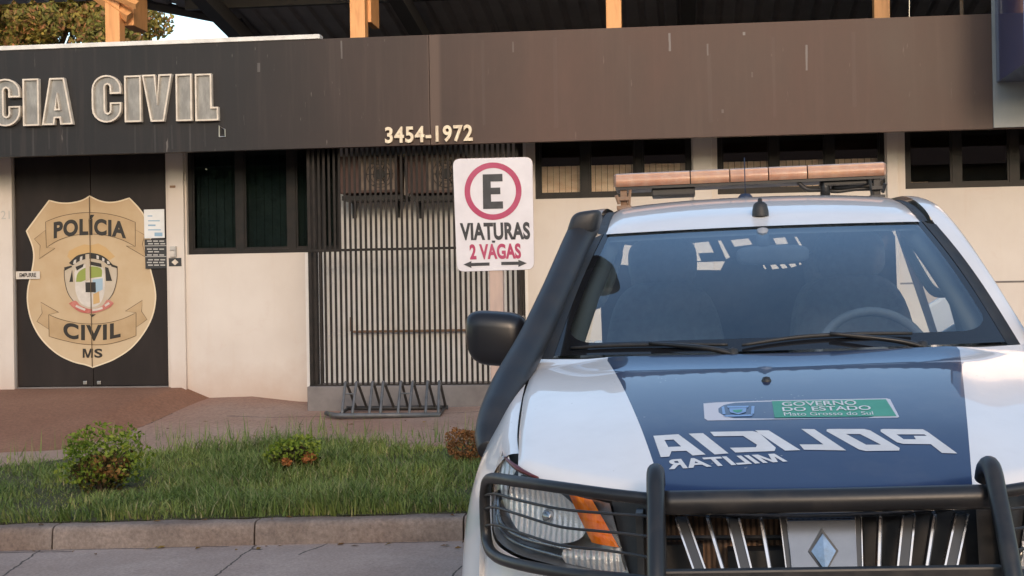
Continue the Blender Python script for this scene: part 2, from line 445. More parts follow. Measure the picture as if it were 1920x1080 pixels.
M['grass'] = leaf_mat('grass blades', [(0.105, 0.155, 0.045), (0.15, 0.215, 0.06), (0.12, 0.18, 0.05), (0.22, 0.27, 0.10), (0.165, 0.235, 0.068), (0.33, 0.30, 0.17)])
M['bark'] = mat('brown bark', (0.06, 0.042, 0.03), (0.12, 0.085, 0.06), 12, 0.9, bmp=0.4)

# ------------------------------------------------------------------ ground, road, kerb
def kerb_top(x): return road_z(x)+0.145
def walk_z(x, y):
    x = max(-40, min(40, x))
    return kerb_top(x)+0.062*max(0.0, min(y, 16)-9.3)+0.095*(1-sm(-4.5, -3.75, x))*sm(12.6, 15, y)
KX = [X(105, 9.2, 1000), X(482, 9.2, 1000)]
KL = KX[1]-KX[0]
kj = sorted([KX[0]+KL*i for i in range(-8, 9)])
def road_lines():
    L = []
    for px0, py0, px1, py1 in ((172, 962, -60, 1125), (485, 1018, 388, 1092), (905, 1008, 820, 1120), (640, 1010, 560, 1040)):
        q = []
        for px, py in ((px0, py0), (px1, py1)):
            d = ray(px, py); t = (-ROAD_S*0.9-CZ)/(d.z-ROAD_S*d.x); q += [d.x*t, d.y*t]
        L.append((*q, 0.007))
    return L+[(-5.9, 9.112, -2.9, 9.112, 0.010), (-2.2, 9.118, -1.5, 9.118, 0.010), (-4.4, 9.06, -3.9, 9.04, 0.016), (-2.72, 8.98, -2.64, 8.96, 0.02)]
def walk_lines():
    L = []
    for px0, py0, px1, py1, th in ((172, 842, 322, 776, 0.011), (425, 788, 612, 783, 0.010), (800, 800, 905, 786, 0.008)):
        q0, q1 = P(px0, py0, 12.55 if px0 < 400 else 13.9), P(px1, py1, 14.1 if px0 < 400 else 14.0); L.append((q0.x, q0.y, q1.x, q1.y, th))
    return L
M['road'] = gnd_mat('grey road surface', (0.315, 0.24, 0.205), (0.41, 0.325, 0.28), (0.35, 0.25, 0.20), 1.6, road_lines(), 55, 0.3)
M['kerbstone'] = gnd_mat('cement kerb', (0.165, 0.128, 0.108), (0.275, 0.222, 0.19), (0.15, 0.098, 0.073), 3.4, (), 45, 0.4)
M['walk'] = gnd_mat('dusty earth pavement', (0.315, 0.20, 0.15), (0.39, 0.27, 0.21), (0.30, 0.15, 0.10), 1.2, walk_lines(), 30, 0.4)
M['ramp'] = gnd_mat('red stained cement ramp', (0.225, 0.105, 0.062), (0.28, 0.145, 0.092), (0.185, 0.085, 0.05), 0.9, (), 35, 0.25)
b = MB()
xs = [-900, -300, -40, 40, 300, 900]; ys = [-900, -100, 9.13]
for j in range(2):
    for i in range(5):
        b.add([(xs[i], ys[j], road_z(xs[i])), (xs[i+1], ys[j], road_z(xs[i+1])), (xs[i+1], ys[j+1], road_z(xs[i+1])), (xs[i], ys[j+1], road_z(xs[i]))], [(0, 1, 2, 3)])
road = b.build('road', M['road'], fix=False); road['kind'] = 'structure'
b = MB()
prof = [(9.13, -0.05), (9.145, 0.10), (9.15, 0.122), (9.165, 0.138), (9.19, 0.145), (9.29, 0.147), (9.30, 0.05)]
for i in range(len(kj)-1):
    x0, x1 = kj[i]+0.006, kj[i+1]-0.006
    n = 14; vs = []
    for k in range(n+1):
        x = lerp(x0, x1, k/n)
        for (y, h) in prof:
            q = 0.004*math.sin(x*7.3+y*40)+0.003*math.sin(x*19.1+h*60) if 0 < k < n else 0
            vs.append((x, y+(q if h < 0.14 else 0), road_z(x)+h+(q*0.6 if h > 0.1 else 0)))
    np_ = len(prof)
    fs = [(k*np_+j, (k+1)*np_+j, (k+1)*np_+j+1, k*np_+j+1) for k in range(n) for j in range(np_-1)]
    fs += [tuple(range(np_)), tuple(reversed(range(n*np_, (n+1)*np_)))]
    b.add(vs, fs)
kerb = b.build('kerb', M['kerbstone'], smooth=False, auto=50); kerb['kind'] = 'structure'
b = MB()
gx = [-900, -300, -40]+list(np.linspace(-12, 12, 49))+[40, 300, 900]; gy = [9.29]+list(np.linspace(9.5, 16, 27))+[60, 300, 900]
vs = [(x, y, walk_z(x, y)+(0.012*math.sin(x*2.1+y*1.7)*math.sin(y*2.3) if abs(x) < 12 and 9.6 < y < 14 else 0)-(0.012 if y < 9.4 else 0)) for y in gy for x in gx]
nx = len(gx)
b.add(vs, [(j*nx+i, j*nx+i+1, (j+1)*nx+i+1, (j+1)*nx+i) for j in range(len(gy)-1) for i in range(nx-1)])
walk = b.build('sidewalk', M['walk'], smooth=True); walk['kind'] = 'structure'
# sloping entrance ramp: higher at the door, running out into the pavement
YW = 15.0
DOOR_Z = Z(170, 726, YW)
b = MB()
xr0, xr1 = X(347, YW, 727), X(400, YW, 745)
def ramp_pt(a, c):
    y = lerp(15.05, 12.3, c)
    xflat = lerp(xr0, X(60, 12.3, 850), c**0.9); xright = lerp(xr1, X(165, 12.3, 845), c**0.9)
    k = min(1.0, a/0.85); x = lerp(-14.0, xflat, k) if a <= 0.85 else lerp(xflat, xright, (a-0.85)/0.15)
    g = walk_z(x, y)-0.014
    z = max(g+0.016, lerp(DOOR_Z-0.004, walk_z(x, y), c**0.9)) if c < 0.97 else g
    return (x, y, z if a <= 0.85 else lerp(z, g, (a-0.85)/0.15))
b.grid(ramp_pt, 80, 24)
rampo = b.build('entrance_ramp', M['ramp'], smooth=True); rampo['kind'] = 'structure'

# ------------------------------------------------------------------ police station building
YF, YC = 14.2, 14.45           # fascia front, security cage
ST = empty('police_station', (-2.0, YW, 0.4), 'low cream police station with a long dark fascia and black windows', 'building')
STI = Matrix.Translation(-Vector(ST.location))
def st(mb, name, mats, parent=None, **kw):
    o = mb.build(name, mats, parent or ST, **kw)
    if parent is None: o.matrix_parent_inverse = STI
    else: pass
    return o
fz0, fz1 = Z(960, 267, YF), Z(960, 59.5, YF)
door_l, door_r = X(29, YW, 700), X(316, YW, 700)
WT = fz0+0.14                      # openings run up behind the fascia
w1 = (X(350, YW, 400), X(640, YW, 400), Z(480, 475, YW), WT)
wA = (X(1003, YW, 330), X(1297, YW, 330), Z(1150, 370, YW), WT)
wB = (X(1345, YW, 310), X(1660, YW, 310), Z(1500, 361, YW), WT)
wC = (X(1697, YW, 310), X(2010, YW, 310), Z(1800, 352, YW), WT)
def wall_with_openings(mb, x0, x1, z0, z1, ops, y, depth=0.14):
    xs = sorted({x0, x1, *[o[0] for o in ops], *[o[1] for o in ops]}); zs = sorted({z0, z1, *[o[2] for o in ops], *[o[3] for o in ops]})
    for i in range(len(xs)-1):
        for j in range(len(zs)-1):
            cx, cz = (xs[i]+xs[i+1])/2, (zs[j]+zs[j+1])/2
            if any(o[0] < cx < o[1] and o[2] < cz < o[3] for o in ops): continue
            mb.poly([(xs[i], y, zs[j]), (xs[i+1], y, zs[j]), (xs[i+1], y, zs[j+1]), (xs[i], y, zs[j+1])])
    for a, c, e, f in ops:
        mb.poly([(a, y, e), (a, y+depth, e), (a, y+depth, f), (a, y, f)]); mb.poly([(c, y+depth, e), (c, y, e), (c, y, f), (c, y+depth, f)])
        mb.poly([(a, y, e), (c, y, e), (c, y+depth, e), (a, y+depth, e)]); mb.poly([(a, y+depth, f), (c, y+depth, f), (c, y, f), (a, y, f)])
b = MB()
door_op = (door_l, door_r, 0.2, WT)
wall_with_openings(b, -13.0, 9.0, 0.2, 3.9, [door_op, w1, wA, wB, wC], YW)
b.poly([(-13, YW, 0.2), (-13, YW+8, 0.2), (-13, YW+8, 3.9), (-13, YW, 3.9)]); b.poly([(9, YW+8, 0.2), (9, YW, 0.2), (9, YW, 3.9), (9, YW+8, 3.9)])
b.poly([(9, YW+8, 0.2), (-13, YW+8, 0.2), (-13, YW+8, 3.9), (9, YW+8, 3.9)])
st(b, 'wall', M['wall'], fix=False)
b = MB(); b.box((-12.8, YW+0.22, 0.3), (8.8, YW+3, 3.7))
b.f = [f for i, f in enumerate(b.f) if i != 2]; b.m = b.m[:len(b.f)]
st(b, 'room', M['room'], fix=False)
b = MB(); b.box((-13.2, YF+0.1, 3.86), (9.2, YW+8.2, 3.95)); st(b, 'roof', M['soffit'])
# fascia: two sheets butted at the joint
xj = X(806, YF, 200)
b = MB(); b.box((-13.3, YF, fz0), (xj-0.003, YF+0.09, fz1)); b.box((xj+0.003, YF, fz0), (X(1861, YF, 130), YF+0.09, fz1))
b.box((X(1861, YF, 130), YF+0.01, fz0), (9.3, YF+0.09, fz1-0.01))
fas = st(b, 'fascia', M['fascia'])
b = MB(); b.box((-13.2, YF+0.09, fz0+0.10), (9.2, YW-0.002, fz0+0.13)); st(b, 'soffit', M['soffit'])
xt = X(600, YF, 75)
b = MB(); b.box((-13.3, YF-0.015, fz1+0.002), (xt, YF+0.12, fz1+0.046), bev=0.004); st(b, 'cap_flashing', M['trim_white'])
# broken lamp hole in the fascia below the last letter
hx, hz = X(417, YF, 245), Z(417, 247, YF)
b = MB(); b.tube([(hx-0.03, YF-0.008, hz-0.05), (hx-0.028, YF-0.012, hz+0.06), (hx+0.03, YF-0.012, hz+0.02), (hx+0.03, YF-0.008, hz-0.05), (hx-0.03, YF-0.008, hz-0.05)], 0.006, 6)
hol = st(b, 'lamp_bracket', M['steel'])
b = MB(); b.poly([(hx-0.012, YF-0.003, hz-0.02), (hx+0.022, YF-0.003, hz-0.025), (hx+0.018, YF-0.003, hz+0.02), (hx-0.006, YF-0.003, hz+0.045)])
o = b.build('broken_hole', M['room'], hol)
# pillars, 45 mm proud of the wall
def pillar(px0, px1, pym, z0):
    b = MB(); b.box((X(px0, YW-0.05, pym), YW-0.05, z0), (X(px1, YW-0.05, pym), YW+0.01, fz0+0.098), bev=0.006); st(b, 'pillar', M['wall'])
pillar(-40, 24, 520, DOOR_Z-0.06); pillar(316.5, 346, 520, DOOR_Z-0.06)
pillar(1299, 1335, 310, 0.2); pillar(1663, 1684, 310, 0.2)
# fine horizontal joint in the wall below the right window
b = MB(); b.box((X(1240, YW, 520), YW-0.003, Z(1890, 530, YW)), (9.0, YW+0.001, Z(1890, 526.5, YW))); st(b, 'wall_joint', M['plinth'])
# doors
xm = X(170, YW, 520)
for (a, c) in ((door_l+0.012, xm-0.003), (xm+0.003, door_r-0.012)):
    b = MB(); b.box((a, YW+0.03, DOOR_Z+0.012), (c, YW+0.07, WT), bev=0.004); st(b, 'door_leaf', M['door'])
b = MB(); b.box((door_l, YW-0.01, DOOR_Z-0.05), (door_r, YW+0.12, DOOR_Z+0.006)); st(b, 'threshold', M['plinth'])
for px in (160, 186):
    b = MB(); q = P(px, 718, YW+0.03); b.box((q.x-0.02, YW+0.018, q.z-0.015), (q.x+0.02, YW+0.0295, q.z+0.02), bev=0.003); st(b, 'door_bolt', M['steel'])
# windows
def window(op, mull, blind, glassm, ncol, y=YW+0.05, btop=None, bspan=None):
    x0, x1, z0, z1 = op
    b = MB(); t = 0.045
    b.box((x0+0.001, y, z0+0.001), (x1-0.001, y+0.05, z0+t)); b.box((x0+0.001, y, z1-t), (x1-0.001, y+0.05, z1-0.001))
    b.box((x0+0.001, y+0.002, z0+t), (x0+t, y+0.048, z1-t)); b.box((x1-t, y+0.002, z0+t), (x1-0.001, y+0.048, z1-t))
    for m_ in mull: b.box((m_-0.04, y+0.002, z0+t), (m_+0.04, y+0.048, z1-t))
    edges = [x0+t]+[v for m_ in mull for v in (m_-0.04, m_+0.04)]+[x1-t]
    for i in range(0, len(edges), 2):          # thin sash of every pane
        a, c = edges[i], edges[i+1]
        b.box((a+0.001, y+0.012, z0+t+0.001), (a+0.018, y+0.04, z1-t)); b.box((c-0.018, y+0.012, z0+t+0.001), (c-0.001, y+0.04, z1-t))
        b.box((a+0.018, y+0.012, z0+t+0.001), (c-0.018, y+0.04, z0+t+0.022))
    f = st(b, 'window', M['black_frame'])
    for i in range(0, len(edges), 2):
        a, c = edges[i], edges[i+1]
        g = MB(); g.box((a, y+0.022, z0+t), (c, y+0.027, z1-t)); o = g.build('pane', glassm, f)
    if blind:
        g = MB(); n = ncol; bx0, bx1 = bspan or (x0+0.05, x1-0.05); bt = btop or z1
        for i in range(n):
            a = lerp(bx0, bx1, i/n); c = lerp(bx0, bx1, (i+1)/n); d = 0.012 if i % 2 else 0.0
            g.poly([(a, y+0.13+d, z0+0.01), (c-0.004, y+0.135+d, z0+0.01), (c-0.004, y+0.135+d, bt), (a, y+0.13+d, bt)])
        o = g.build('blind', blind, f, fix=False)
    return f
window(w1, [X(448, YW, 400), X(545, YW, 400), X(598, YW, 400)], M['green_blind'], M['dark_pane'], 36)
YB = YW+0.18
for op, ms, bt, bs_ in ((wA, (1097, 1197), Z(1150, 309, YB), None), (wB, (1452, 1556), Z(1500, 300, YB), None), (wC, (1795, 1903), Z(1720, 341, YB), (X(1705, YB, 345), X(1741, YB, 345)))):  # blinds cut to the sunlit patches of the glass, their brightness in the fabric
    window(op, [X(p, YW, 310) for p in ms], M['lit_blind'], M['pane'], 24, btop=bt, bspan=bs_)
# security cage on a plinth in front of the wall
gx0, gx1 = X(578, YC, 500), X(974.5, YC, 500)
gz0 = Z(760, 720, YC)
b = MB(); pz = [(X(576, YC-0.08, 750), YC-0.08, 0.1), (X(1040, YC-0.08, 750), YW-0.002, gz0-0.012)]
b.box(*pz, bev=0.012); st(b, 'plinth', M['plinth'])
b = MB(); nb = 41
for i in range(nb):
    x = lerp(gx0+0.015, gx1-0.015, i/(nb-1)); h = 0.0115 if 0 < i < nb-1 else 0.015
    b.box((x-h, YC-0.005, gz0-0.02), (x+h, YC+0.005, fz0+0.09))
b.box((gx0, YC-0.016, gz0-0.03), (gx1, YC+0.016, gz0+0.0)); 
zr = Z(740, 467, YC); b.box((gx0, YC-0.018, zr-0.012), (gx1, YC+0.018, zr+0.012))
for k in range(3):      # returns to the wall at both ends
    for xx in (gx0+0.014, gx1-0.014):
        y = lerp(YC+0.12, YW-0.08, k/2); b.box((xx-0.012, y-0.012, gz0-0.02), (xx+0.012, y+0.012, fz0+0.09))
st(b, 'security_grille', M['grille_bar'])
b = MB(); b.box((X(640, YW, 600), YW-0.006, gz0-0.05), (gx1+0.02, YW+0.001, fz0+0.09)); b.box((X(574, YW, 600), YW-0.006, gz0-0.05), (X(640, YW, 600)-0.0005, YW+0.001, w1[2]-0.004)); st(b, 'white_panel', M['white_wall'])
zp = Z(740, 621, YW-0.06)
b = MB(); b.tube([(X(658, YW-.06, 600), YW-0.06, zp+0.15), (X(658, YW-.06, 600), YW-0.06, zp+0.01), (X(660, YW-.06, 600)+.02, YW-0.06, zp), (X(885, YW-.06, 600), YW-0.06, zp)], 0.013, 8)
st(b, 'rusty_pipe', M['rust'])
# raised lettering on the fascia: POLICIA CIVIL, of which the end is in view
def glyph(ch):
    def arcs(cx, cy, rx, ry, a0, a1, n=10): return [(cx+rx*math.cos(rad(lerp(a0, a1, i/n))), cy+ry*math.sin(rad(lerp(a0, a1, i/n)))) for i in range(n+1)]
    if ch == 'I': return 0.36, [[(0, 0), (.36, 0), (.36, 1), (0, 1)]]
    if ch == 'L': return 0.50, [[(0, 0), (.50, 0), (.50, .29), (.36, .29), (.36, 1), (0, 1)]]
    if ch == 'V': return 0.72, [[(.20, 0), (.52, 0), (.72, 1), (.40, 1), (.36, .42), (.32, 1), (0, 1)]]
    if ch == 'A': return 0.72, [[(0, 0), (.29, 0), (.31, .14), (.41, .14), (.43, 0), (.72, 0), (.53, 1), (.19, 1)], [(.33, .34), (.36, .62), (.39, .34)]]
    if ch == 'C':
        o = arcs(.31, .30, .31, .30, 360, 180)+arcs(.31, .70, .31, .30, 180, 0)
        return 0.62, [[(.62, .42)]+o[:11]+o[11:]+[(.62, .60), (.38, .60), (.38, .72)]+arcs(.33, .74, .05, .06, 0, 180, 4)+arcs(.33, .26, .05, .06, 180, 360, 4)+[(.38, .42)]]
    if ch == 'P': return 0.62, [[(0, 0), (.36, 0), (.36, .34)]+arcs(.36, .67, .26, .33, -90, 90)+[(0, 1)], [(.34, .55), (.40, .60), (.40, .74), (.34, .80)]]
    if ch == 'O':
        return 0.62, [arcs(.31, .30, .31, .30, 360, 180)+arcs(.31, .70, .31, .30, 180, 0), arcs(.31, .74, .06, .06, 0, 180, 5)+arcs(.31, .26, .06, .06, 180, 360, 5)]
def raised_word(word, quads, name, zfix=None):
    """quads: per letter (px left, px right, py top, py bottom)"""
    face = MB(); rim = MB()
    for ch, (pl, pr, pt, pb) in zip(word, quads):
        w, sp = glyph(ch)
        x0, x1 = X(pl, YF, (pt+pb)/2), X(pr, YF, (pt+pb)/2); z0, z1 = Z((pl+pr)/2, pb, YF), Z((pl+pr)/2, pt, YF)
        sp = [[(x0+p[0]/w*(x1-x0), z0+p[1]*(z1-z0)) for p in s] for s in sp]
        vs, fs = outline_shape(sp, 0.0)
        face.add([(v[0], YF-0.028, v[1]) for v in vs], fs)
        for s in sp:     # rim walls standing proud of the recessed face
            q = [(p[0], p[1]) for p in s]; n = len(q)
            area = sum(q[i][0]*q[(i+1) % n][1]-q[(i+1) % n][0]*q[i][1] for i in range(n))
            if (area < 0) == (s is sp[0]): q.reverse()
            ins = []
            for i in range(n):
                a, c, d = Vector(q[i-1]), Vector(q[i]), Vector(q[(i+1) % n])
                n1 = Vector((-(c-a).y, (c-a).x)); n2 = Vector((-(d-c).y, (d-c).x))
                n1 = n1.normalized() if n1.length > 1e-6 else n2.normalized(); n2 = n2.normalized() if n2.length > 1e-6 else n1
                m_ = n1+n2; m_ = m_.normalized()/max(0.5, m_.normalized().dot(n1)) if m_.length > 1e-4 else n1
                ins.append(c+m_*0.016)
            vs = [(p[0], YF-0.001, p[1]) for p in q]+[(p[0], YF-0.055, p[1]) for p in q]+[(p.x, YF-0.055, p.y) for p in ins]+[(p.x, YF-0.020, p.y) for p in ins]
            fs = [(k*n+i, k*n+(i+1) % n, (k+1)*n+(i+1) % n, (k+1)*n+i) for k in range(3) for i in range(n)]
            rim.add(vs, fs)
    f = st(face, name, M['letter_face'])
    rim.build('letter_edge', M['letter_rim'], f)
raised_word('CIVIL', [(176, 231, 142, 231), (237, 268, 143, 230), (270, 326, 141, 229), (333, 363, 140, 228), (369, 412, 139.5, 227.5)], 'raised_lettering')
raised_word('CIA', [(-14, 42, 149, 238), (47, 77, 149, 237), (82, 140, 147.5, 235)], 'raised_lettering')
raised_word('POLI', [(-206, -150, 155, 244), (-144, -88, 153, 242), (-82, -54, 152, 241), (-48, -20, 150, 239)], 'raised_lettering')
vs, fs = text_shape('3454-1972', 0.026, 1.1, extrude=0.05)
x0, x1 = X(723, YF, 250), X(887, YF, 250); z0, z1 = Z(805, 267.5, YF), Z(805, 236.5, YF)
b = MB(); b.add([(x0+v[0]*(x1-x0), YF-0.018-v[2]*0.34, z0+v[1]*(z1-z0)) for v in vs], fs); st(b, 'phone_number', M['letter_gold'])
vs, fs = text_shape('21', 0.0); q0, q1 = P(2, 411, YW-0.053), P(18, 395, YW-0.053)
b = MB(); b.add([(lerp(q0.x, q1.x, v[0]), YW-0.053, lerp(q0.z, q1.z, v[1])) for v in vs], fs); st(b, 'house_number', M['grey_print'])

# gold shield emblem painted on the two door leaves (thin vinyl layers)
YD = YW+0.03
def dp(pts, y): return [(lambda q: (q.x, y, q.z))(P(p[0], p[1], YD)) for p in pts]
def d_fill(mb, splines, layer):
    vs, fs = outline_shape([[(lambda q: (q.x, q.z))(P(p[0], p[1], YD)) for p in s] for s in splines])
    mb.add([(v[0], YD-0.0015*layer, v[1]) for v in vs], fs)
def d_line(mb, pts, wpx, layer, closed=False):
    q = [Vector((p[0], p[1])) for p in pts]; n = len(q); L = []; R = []
    for i in range(n):
        a = q[i-1] if (i > 0 or closed) else q[i]; c = q[(i+1) % n] if (i < n-1 or closed) else q[i]
        t = (c-a).normalized(); nrm = Vector((-t.y, t.x))*wpx/2; L.append(q[i]+nrm); R.append(q[i]-nrm)
    A = dp(L, YD-0.0015*layer); B = dp(R, YD-0.0015*layer)
    mb.add(A+B, [(i, (i+1) % n, n+(i+1) % n, n+i) for i in range(n if closed else n-1)])
def ds(x, y): return (x*400/1080, 350+y*400/1080)         # measured on an enlarged crop
half_l = [(455, 48), (410, 72), (350, 83), (300, 80), (250, 70)]
shield = curve2([(455, 48), (415, 70), (355, 83), (300, 82), (250, 70)], 4)+curve2([(250, 70), (190, 150), (135, 225)], 3)[1:] + \
    curve2([(135, 225), (165, 300), (172, 360), (160, 440), (142, 520), (142, 600), (165, 690), (215, 775), (290, 845), (370, 885), (430, 900), (470, 914)], 4)[1:]
shield += curve2([(470, 914), (520, 897), (580, 872), (660, 820), (725, 745), (770, 660), (788, 570), (782, 500), (765, 430), (748, 360), (750, 300), (775, 235)], 4)[1:]
shield += curve2([(775, 235), (720, 130), (655, 58)], 3)[1:]+curve2([(655, 58), (600, 75), (550, 80), (500, 70), (455, 48)], 4)[1:-1]
shp = [ds(*p) for p in shield]
b = MB(); d_fill(b, [shp], 2); em = st(b, 'shield_emblem', M['gold'], fix=False)
b = MB(); d_line(b, shp, 2.6, 3, True); b.build('shield_edge', M['cream_edge'], em, fix=False)
top_ban = curve2([(232, 178), (300, 152), (380, 136), (455, 131), (540, 137), (620, 155), (686, 180)], 4)
top_bot = curve2([(686, 303), (620, 270), (540, 247), (455, 240), (380, 246), (300, 270), (236, 308)], 4)
bot_top = curve2([(248, 648), (310, 672), (390, 690), (465, 695), (540, 690), (620, 670), (690, 638)], 4)
bot_bot = curve2([(690, 755), (620, 780), (540, 798), (465, 800), (390, 793), (310, 775), (250, 758)], 4)
tails = [[(232, 220), (175, 265), (205, 298), (200, 365), (280, 312), (236, 308)], [(686, 218), (735, 245), (722, 290), (740, 358), (640, 300), (686, 303)],
         [(248, 722), (188, 682), (215, 640), (208, 585), (298, 636), (248, 648)], [(690, 712), (746, 672), (718, 632), (722, 575), (636, 630), (690, 638)]]
for pl, tl in ((top_ban+top_bot, tails[:2]), (bot_top+bot_bot, tails[2:])):
    b = MB(); d_fill(b, [[ds(*p) for p in pl]], 3)
    for t in tl: d_fill(b, [[ds(*p) for p in t]], 3.5)
    b.build('banner', M['gold_dark'], em, fix=False)
    b = MB(); d_line(b, [ds(*p) for p in pl], 1.1, 4.5, True)
    for t in tl: d_line(b, [ds(*p) for p in t], 1.1, 4.6, True)
    b.build('banner_outline', M['ink_line'], em, fix=False)
def d_text(mb, s, x0, x1, y0, y1, bow, layer, bold=0.03, sp=1.05, skew=0.0):
    vs, fs = m_text(s[1:], 0.52, bold) if s[0] == 'M' else text_shape(s, bold, sp); c = (x0+x1)/2
    pts = [(lerp(x0, x1, v[0]), lerp(y1, y0, v[1])+bow*((lerp(x0, x1, v[0])-c)/(x1-x0)*2)**2) for v in vs]
    mb.add(dp([ds(*p) for p in pts], YD-0.0015*layer), fs)
for args in (('POLÍCIA', 273, 640, 142, 246, 18, 5, 0.045, 1.1), ('CIVIL', 322, 612, 700, 780, -18, 5, 0.04, 1.14), ('MS', 420, 520, 820, 866, 0, 5, 0.03)):
    b = MB(); d_text(b, *args); b.build('emblem_lettering', M['ink'], em, fix=False)
# small coat of arms in the middle of the shield, traced as simple shapes
def cs(x, y): return (100+x*180/1023, 430+y*190/1080)
b = MB(); d_fill(b, [[cs(*p) for p in [(150, 290), (170, 230), (250, 190), (330, 160), (400, 170), (480, 150), (560, 190), (610, 240), (660, 290), (600, 330), (400, 245), (200, 340)]]], 3)
b.build('arms_rays', M['v_ochre'], em, fix=False)
b = MB(); d_fill(b, [[cs(*p) for p in curve2([(120, 430), (125, 540), (160, 680), (240, 800), (400, 900), (560, 800), (640, 680), (680, 540), (685, 405)], 3)+[(560, 340), (400, 300), (240, 350)]]], 4)
b.build('arms_field', M['gold_worn'], em, fix=False)
b = MB(); ring = curve2([(240, 430), (235, 560), (245, 680), (300, 790), (405, 830), (500, 790), (545, 680), (550, 540), (540, 420), (400, 360)], 4, True)
d_fill(b, [[cs(*p) for p in ring]], 5); b.build('arms_white', M['v_white'], em, fix=False)
b = MB(); d_fill(b, [[cs(*p) for p in curve2([(245, 560), (262, 470), (330, 415), (420, 395), (515, 420), (520, 505)], 4)+[(400, 520), (300, 560)]]], 6); b.build('arms_green', M['v_green'], em, fix=False)
b = MB(); d_fill(b, [[cs(*p) for p in [(420, 535), (530, 520), (530, 640), (440, 690)]]], 6); b.build('arms_blue', M['v_blue'], em, fix=False)
b = MB(); d_fill(b, [[cs(*p) for p in [(430, 690), (490, 660), (500, 780), (430, 800)]]], 7); b.build('arms_orange', M['v_ochre'], em, fix=False)
b = MB()
arc_o = curve2([(170, 360), (250, 285), (330, 260), (400, 250), (500, 270), (570, 310), (640, 380)], 4); arc_i = curve2([(590, 385), (520, 335), (400, 312), (290, 335), (210, 385)], 4)
d_fill(b, [[cs(*p) for p in arc_o+arc_i]], 7)
for q in ([(240, 400), (330, 365), (320, 400), (255, 440)], [(395, 340), (515, 365), (520, 405), (400, 380)], [(345, 565), (455, 563), (458, 672), (348, 670)],
          [(555, 400), (590, 410), (630, 550), (565, 550)], [(175, 560), (205, 430), (215, 560)], [(390, 905), (460, 905), (415, 935)],
          [(120, 405), (200, 385), (205, 400), (125, 440)], [(620, 370), (690, 395), (685, 415), (620, 395)]):
    d_fill(b, [[cs(*p) for p in q]], 7)
d_line(b, [cs(*p) for p in curve2([(120, 430), (125, 540), (160, 680), (230, 780)], 4)], 1.2, 7); d_line(b, [cs(*p) for p in curve2([(560, 790), (640, 680), (680, 540), (685, 405)], 4)], 1.2, 7)
b.build('arms_black', M['ink'], em, fix=False)
for q in ([(225, 330), (250, 320), (245, 365), (215, 370)], [(290, 295), (315, 285), (312, 330), (285, 340)], [(465, 275), (490, 285), (490, 320), (465, 315)], [(525, 300), (550, 315), (548, 345), (525, 335)], [(575, 335), (600, 345), (608, 370), (580, 370)]):
    b = MB(); d_fill(b, [[cs(*p) for p in q]], 8); b.build('arms_star', M['v_white'], em, fix=False)
b = MB(); d_fill(b, [[cs(*p) for p in curve2([(170, 790), (240, 760), (300, 815), (405, 850), (520, 820), (580, 750), (650, 785)], 4)+curve2([(610, 830), (520, 870), (405, 895), (290, 880), (210, 830)], 4)]], 8); rb = b.build('arms_ribbon', M['v_red'], em, fix=False)
b = MB(); d_line(b, [cs(*p) for p in curve2([(245, 815), (300, 840), (345, 858)], 4)], 4, 9); b.build('ribbon_text', M['v_white'], em, fix=False); b = MB(); d_line(b, [cs(*p) for p in curve2([(420, 862), (480, 852), (530, 835)], 4)], 4, 9); d_line(b, [cs(*p) for p in ((555, 815), (600, 785))], 4, 9)
b.build('ribbon_text', M['v_white'], em, fix=False)
# worn silver strips at the meeting stiles of the leaves
b = MB(); d_fill(b, [[cs(*p) for p in [(347, 268), (388, 262), (394, 540), (350, 556)]]], 9)
b.build('worn_patch', M['gold_worn'], em, fix=False)

b = MB(); d_line(b, [ds(455, 50), ds(462, 480), ds(470, 912)], 1.6, 11); b.build('door_gap_line', M['ink_line'], em, fix=False)

# notices and fittings on the door and pillar
def sheet(name, m_, pts, y, label, cat, t=0.004, parent=None):
    b = MB(); q = [P(p[0], p[1], y) for p in pts]
    b.prism([(v.x, y, v.z) for v in q], (0, -t, 0)); o = b.build(name, m_, parent)
    if label: tag(o, label, cat)
    return o
YN = YD-0.016
o = sheet('paper_notice', M['paper'], [(270, 393), (308, 392), (309, 446), (271, 447)], YN, 'white paper notice with pale blue print taped to the dark door', 'notice')
b = MB()
for (x0, y0, x1, y1, ) in ((278, 413, 300, 415), (278, 421, 292, 424), (278, 430, 302, 432), (290, 436, 305, 443), (277, 404, 286, 406)):
    b.poly([(lambda q: (q.x, YN-0.0055, q.z))(P(px, py, YN)) for px, py in ((x0, y0), (x1, y0), (x1, y1), (x0, y1))])
b.build('print', M['paper_ink'], o, fix=False)
o = sheet('door_plaque', M['plaque'], [(271, 449), (312, 448), (313, 503), (273, 504)], YN, 'charcoal plaque with rows of grey small print below the paper notice', 'plaque')
b = MB()
for r_, yy in enumerate((451, 456, 466, 471, 477, 486, 491, 496)):
    for k in range(3 if r_ != 3 else 2):
        xa = 276+k*11.5+(2 if r_ % 2 else 0); b.poly([(lambda q: (q.x, YN-0.0055, q.z))(P(px, py, YN)) for px, py in ((xa, yy), (xa+9, yy), (xa+9, yy+2.2), (xa, yy+2.2))])
b.poly([(lambda q: (q.x, YN-0.0055, q.z))(P(px, py, YN)) for px, py in ((272, 460.5), (312.5, 460), (312.5, 461.2), (272, 461.7))])
b.poly([(lambda q: (q.x, YN-0.0055, q.z))(P(px, py, YN)) for px, py in ((272, 480.8), (312.5, 480.3), (312.5, 481.5), (272, 482))])
b.build('print', M['grey_print'], o, fix=False)
o = sheet('push_label', M['v_white'], [(30, 509), (75, 508.5), (75, 523), (30, 523.5)], YN, 'small white push label on the left door leaf', 'label')
vs, fs = text_shape('EMPURRE', 0.03); q0, q1 = P(37, 520, YN), P(68, 511.5, YN)
